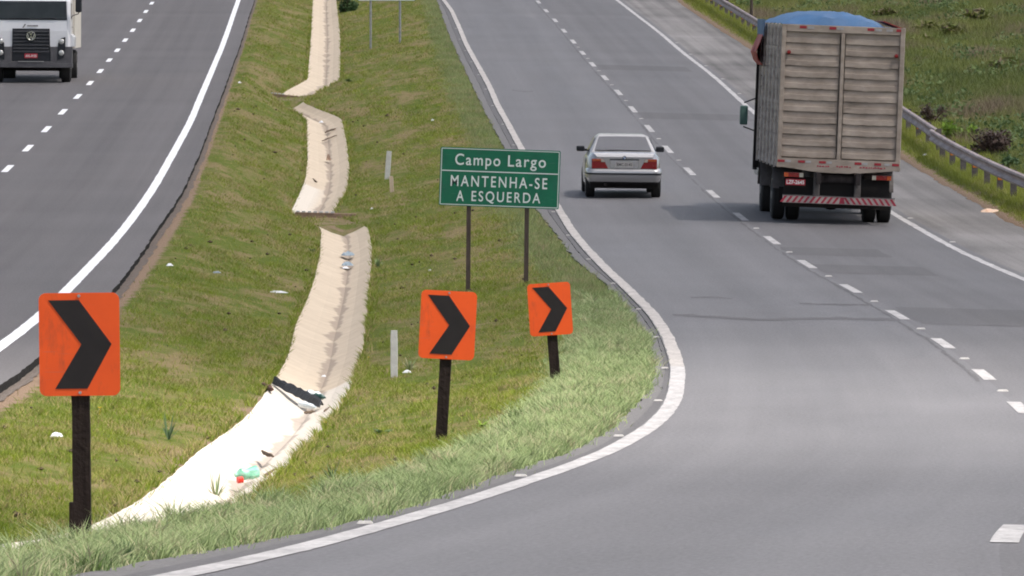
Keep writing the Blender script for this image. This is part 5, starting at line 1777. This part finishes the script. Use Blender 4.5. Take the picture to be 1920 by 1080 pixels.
    link('driver_seat', MB().box((.55, .9, 1.9), (.5, .3, .9)), M['plastic'], T, bevel=.05)


front_truck()

# ------------------------------------------------------------------ unseen clouds added to dim the sun on the far road and at the very front
S = Vector((0.52, -0.27, 1.0)).normalized()


def dimmer_mat(name, per_face):
    m = bpy.data.materials.new(name); m.use_nodes = True
    nt = m.node_tree; nt.nodes.clear()
    out = nt.nodes.new('ShaderNodeOutputMaterial'); mx = nt.nodes.new('ShaderNodeMixShader')
    tr = nt.nodes.new('ShaderNodeBsdfTransparent'); df = nt.nodes.new('ShaderNodeBsdfTranslucent'); df.inputs['Color'].default_value = (.95, .95, .97, 1)
    mx.inputs[0].default_value = 1 - per_face
    nt.links.new(tr.outputs[0], mx.inputs[1]); nt.links.new(df.outputs[0], mx.inputs[2]); nt.links.new(mx.outputs[0], out.inputs['Surface'])
    return m


def dimming_cloud(label, outline, step, layers, T, h0=300.0):
    """outline: ground points (x, d) under the cloud's shadow; each deeper layer is drawn in by step metres"""
    mb = MB()
    n = len(outline)
    cx = sum(p[0] for p in outline) / n; cy = sum(p[1] for p in outline) / n
    for k in range(layers):
        z0, z1 = h0 + k * 9, h0 + k * 9 + 6.5
        P = []
        for (x, y) in outline:
            r = math.hypot(x - cx, y - cy); f = (r - step * k) / r
            P.append((cx + (x - cx) * f, cy + (y - cy) * f))
        vs = []
        for z, q in ((z0, .985), (z0 + 3, 1.0), (z1, .985)):
            for (x, y) in P:
                vs.append((cx + (x - cx) * q + S.x / S.z * z, cy + (y - cy) * q + S.y / S.z * z, z))
        fs = [tuple(range(n))[::-1], tuple(range(2 * n, 3 * n))]
        for j in range(2):
            fs += [(j * n + i, j * n + (i + 1) % n, (j + 1) * n + (i + 1) % n, (j + 1) * n + i) for i in range(n)]
        mb.add(vs, fs)
    o = link('dimming_cloud', mb, dimmer_mat('sun_dimmer_film', T ** (1.0 / (2 * layers))))
    return struct(o, label, 'stuff')


def shore(d_edge, far, wob, flip=1):
    pts = []
    xs = np.linspace(-160, 190, 60)
    for x in xs:
        pts.append((float(x), d_edge + wob * float(fnoise(np.array([x * .03 + 3]), np.array([d_edge * .01]), 3)[0] - .5) * 2))
    pts += [(230.0, far * .5 + d_edge * .5), (180.0, far), (-150.0, far), (-200.0, far * .5 + d_edge * .5)]
    return pts if flip > 0 else pts[::-1]


dimming_cloud('thin unseen cloudy layer added to dim the sun on the far road', shore(91, 900, 7), 7.0, 4, .36)
dimming_cloud('thin unseen cloudy layer added to dim the sun at the near end of the road', shore(60, -160, 5, -1), 6.0, 3, .66, 360.0)

# ------------------------------------------------------------------ light, sky, camera
sun = bpy.data.lights.new('Sun', 'SUN'); so = bpy.data.objects.new('Sun', sun); COL.objects.link(so)
sun.energy = 3.8; sun.angle = R(1.4); sun.color = (1.0, 0.94, 0.87)
so.rotation_euler = (-S).to_track_quat('-Z', 'Y').to_euler()
so.location = (30, 100, 60)
wd = bpy.data.worlds.new('World'); sc.world = wd; wd.use_nodes = True
nt = wd.node_tree
sky = nt.nodes.new('ShaderNodeTexSky'); sky.sky_type = 'NISHITA'; sky.sun_disc = False
sky.sun_elevation = math.asin(S.z); sky.sun_rotation = math.atan2(S.x, S.y)
sky.dust_density = 2.5; sky.air_density = 1.0; sky.ozone_density = 0.6
bg = nt.nodes['Background']; hs = nt.nodes.new('ShaderNodeHueSaturation'); hs.inputs['Saturation'].default_value = 0.7; nt.links.new(sky.outputs[0], hs.inputs['Color']); nt.links.new(hs.outputs[0], bg.inputs['Color']); bg.inputs['Strength'].default_value = 0.11

cam = bpy.data.cameras.new('Camera'); co = bpy.data.objects.new('Camera', cam); COL.objects.link(co)
co.location = (0, 0, ZC); co.rotation_euler = (math.pi / 2 - TH, 0, 0)
cam.sensor_width = 36; cam.sensor_fit = 'HORIZONTAL'; cam.lens = 36 * F / 1920.0
cam.clip_start = 1; cam.clip_end = 3000
sc.camera = co
sc.render.engine = 'CYCLES'
sc.cycles.filter_width = 1.9
sc.cycles.use_denoising = True
sc.cycles.max_bounces = 6
sc.cycles.transparent_max_bounces = 40
sc.view_settings.view_transform = 'Standard'; sc.view_settings.look = 'None'
sc.view_settings.exposure = 0.57; sc.view_settings.gamma = 1.0
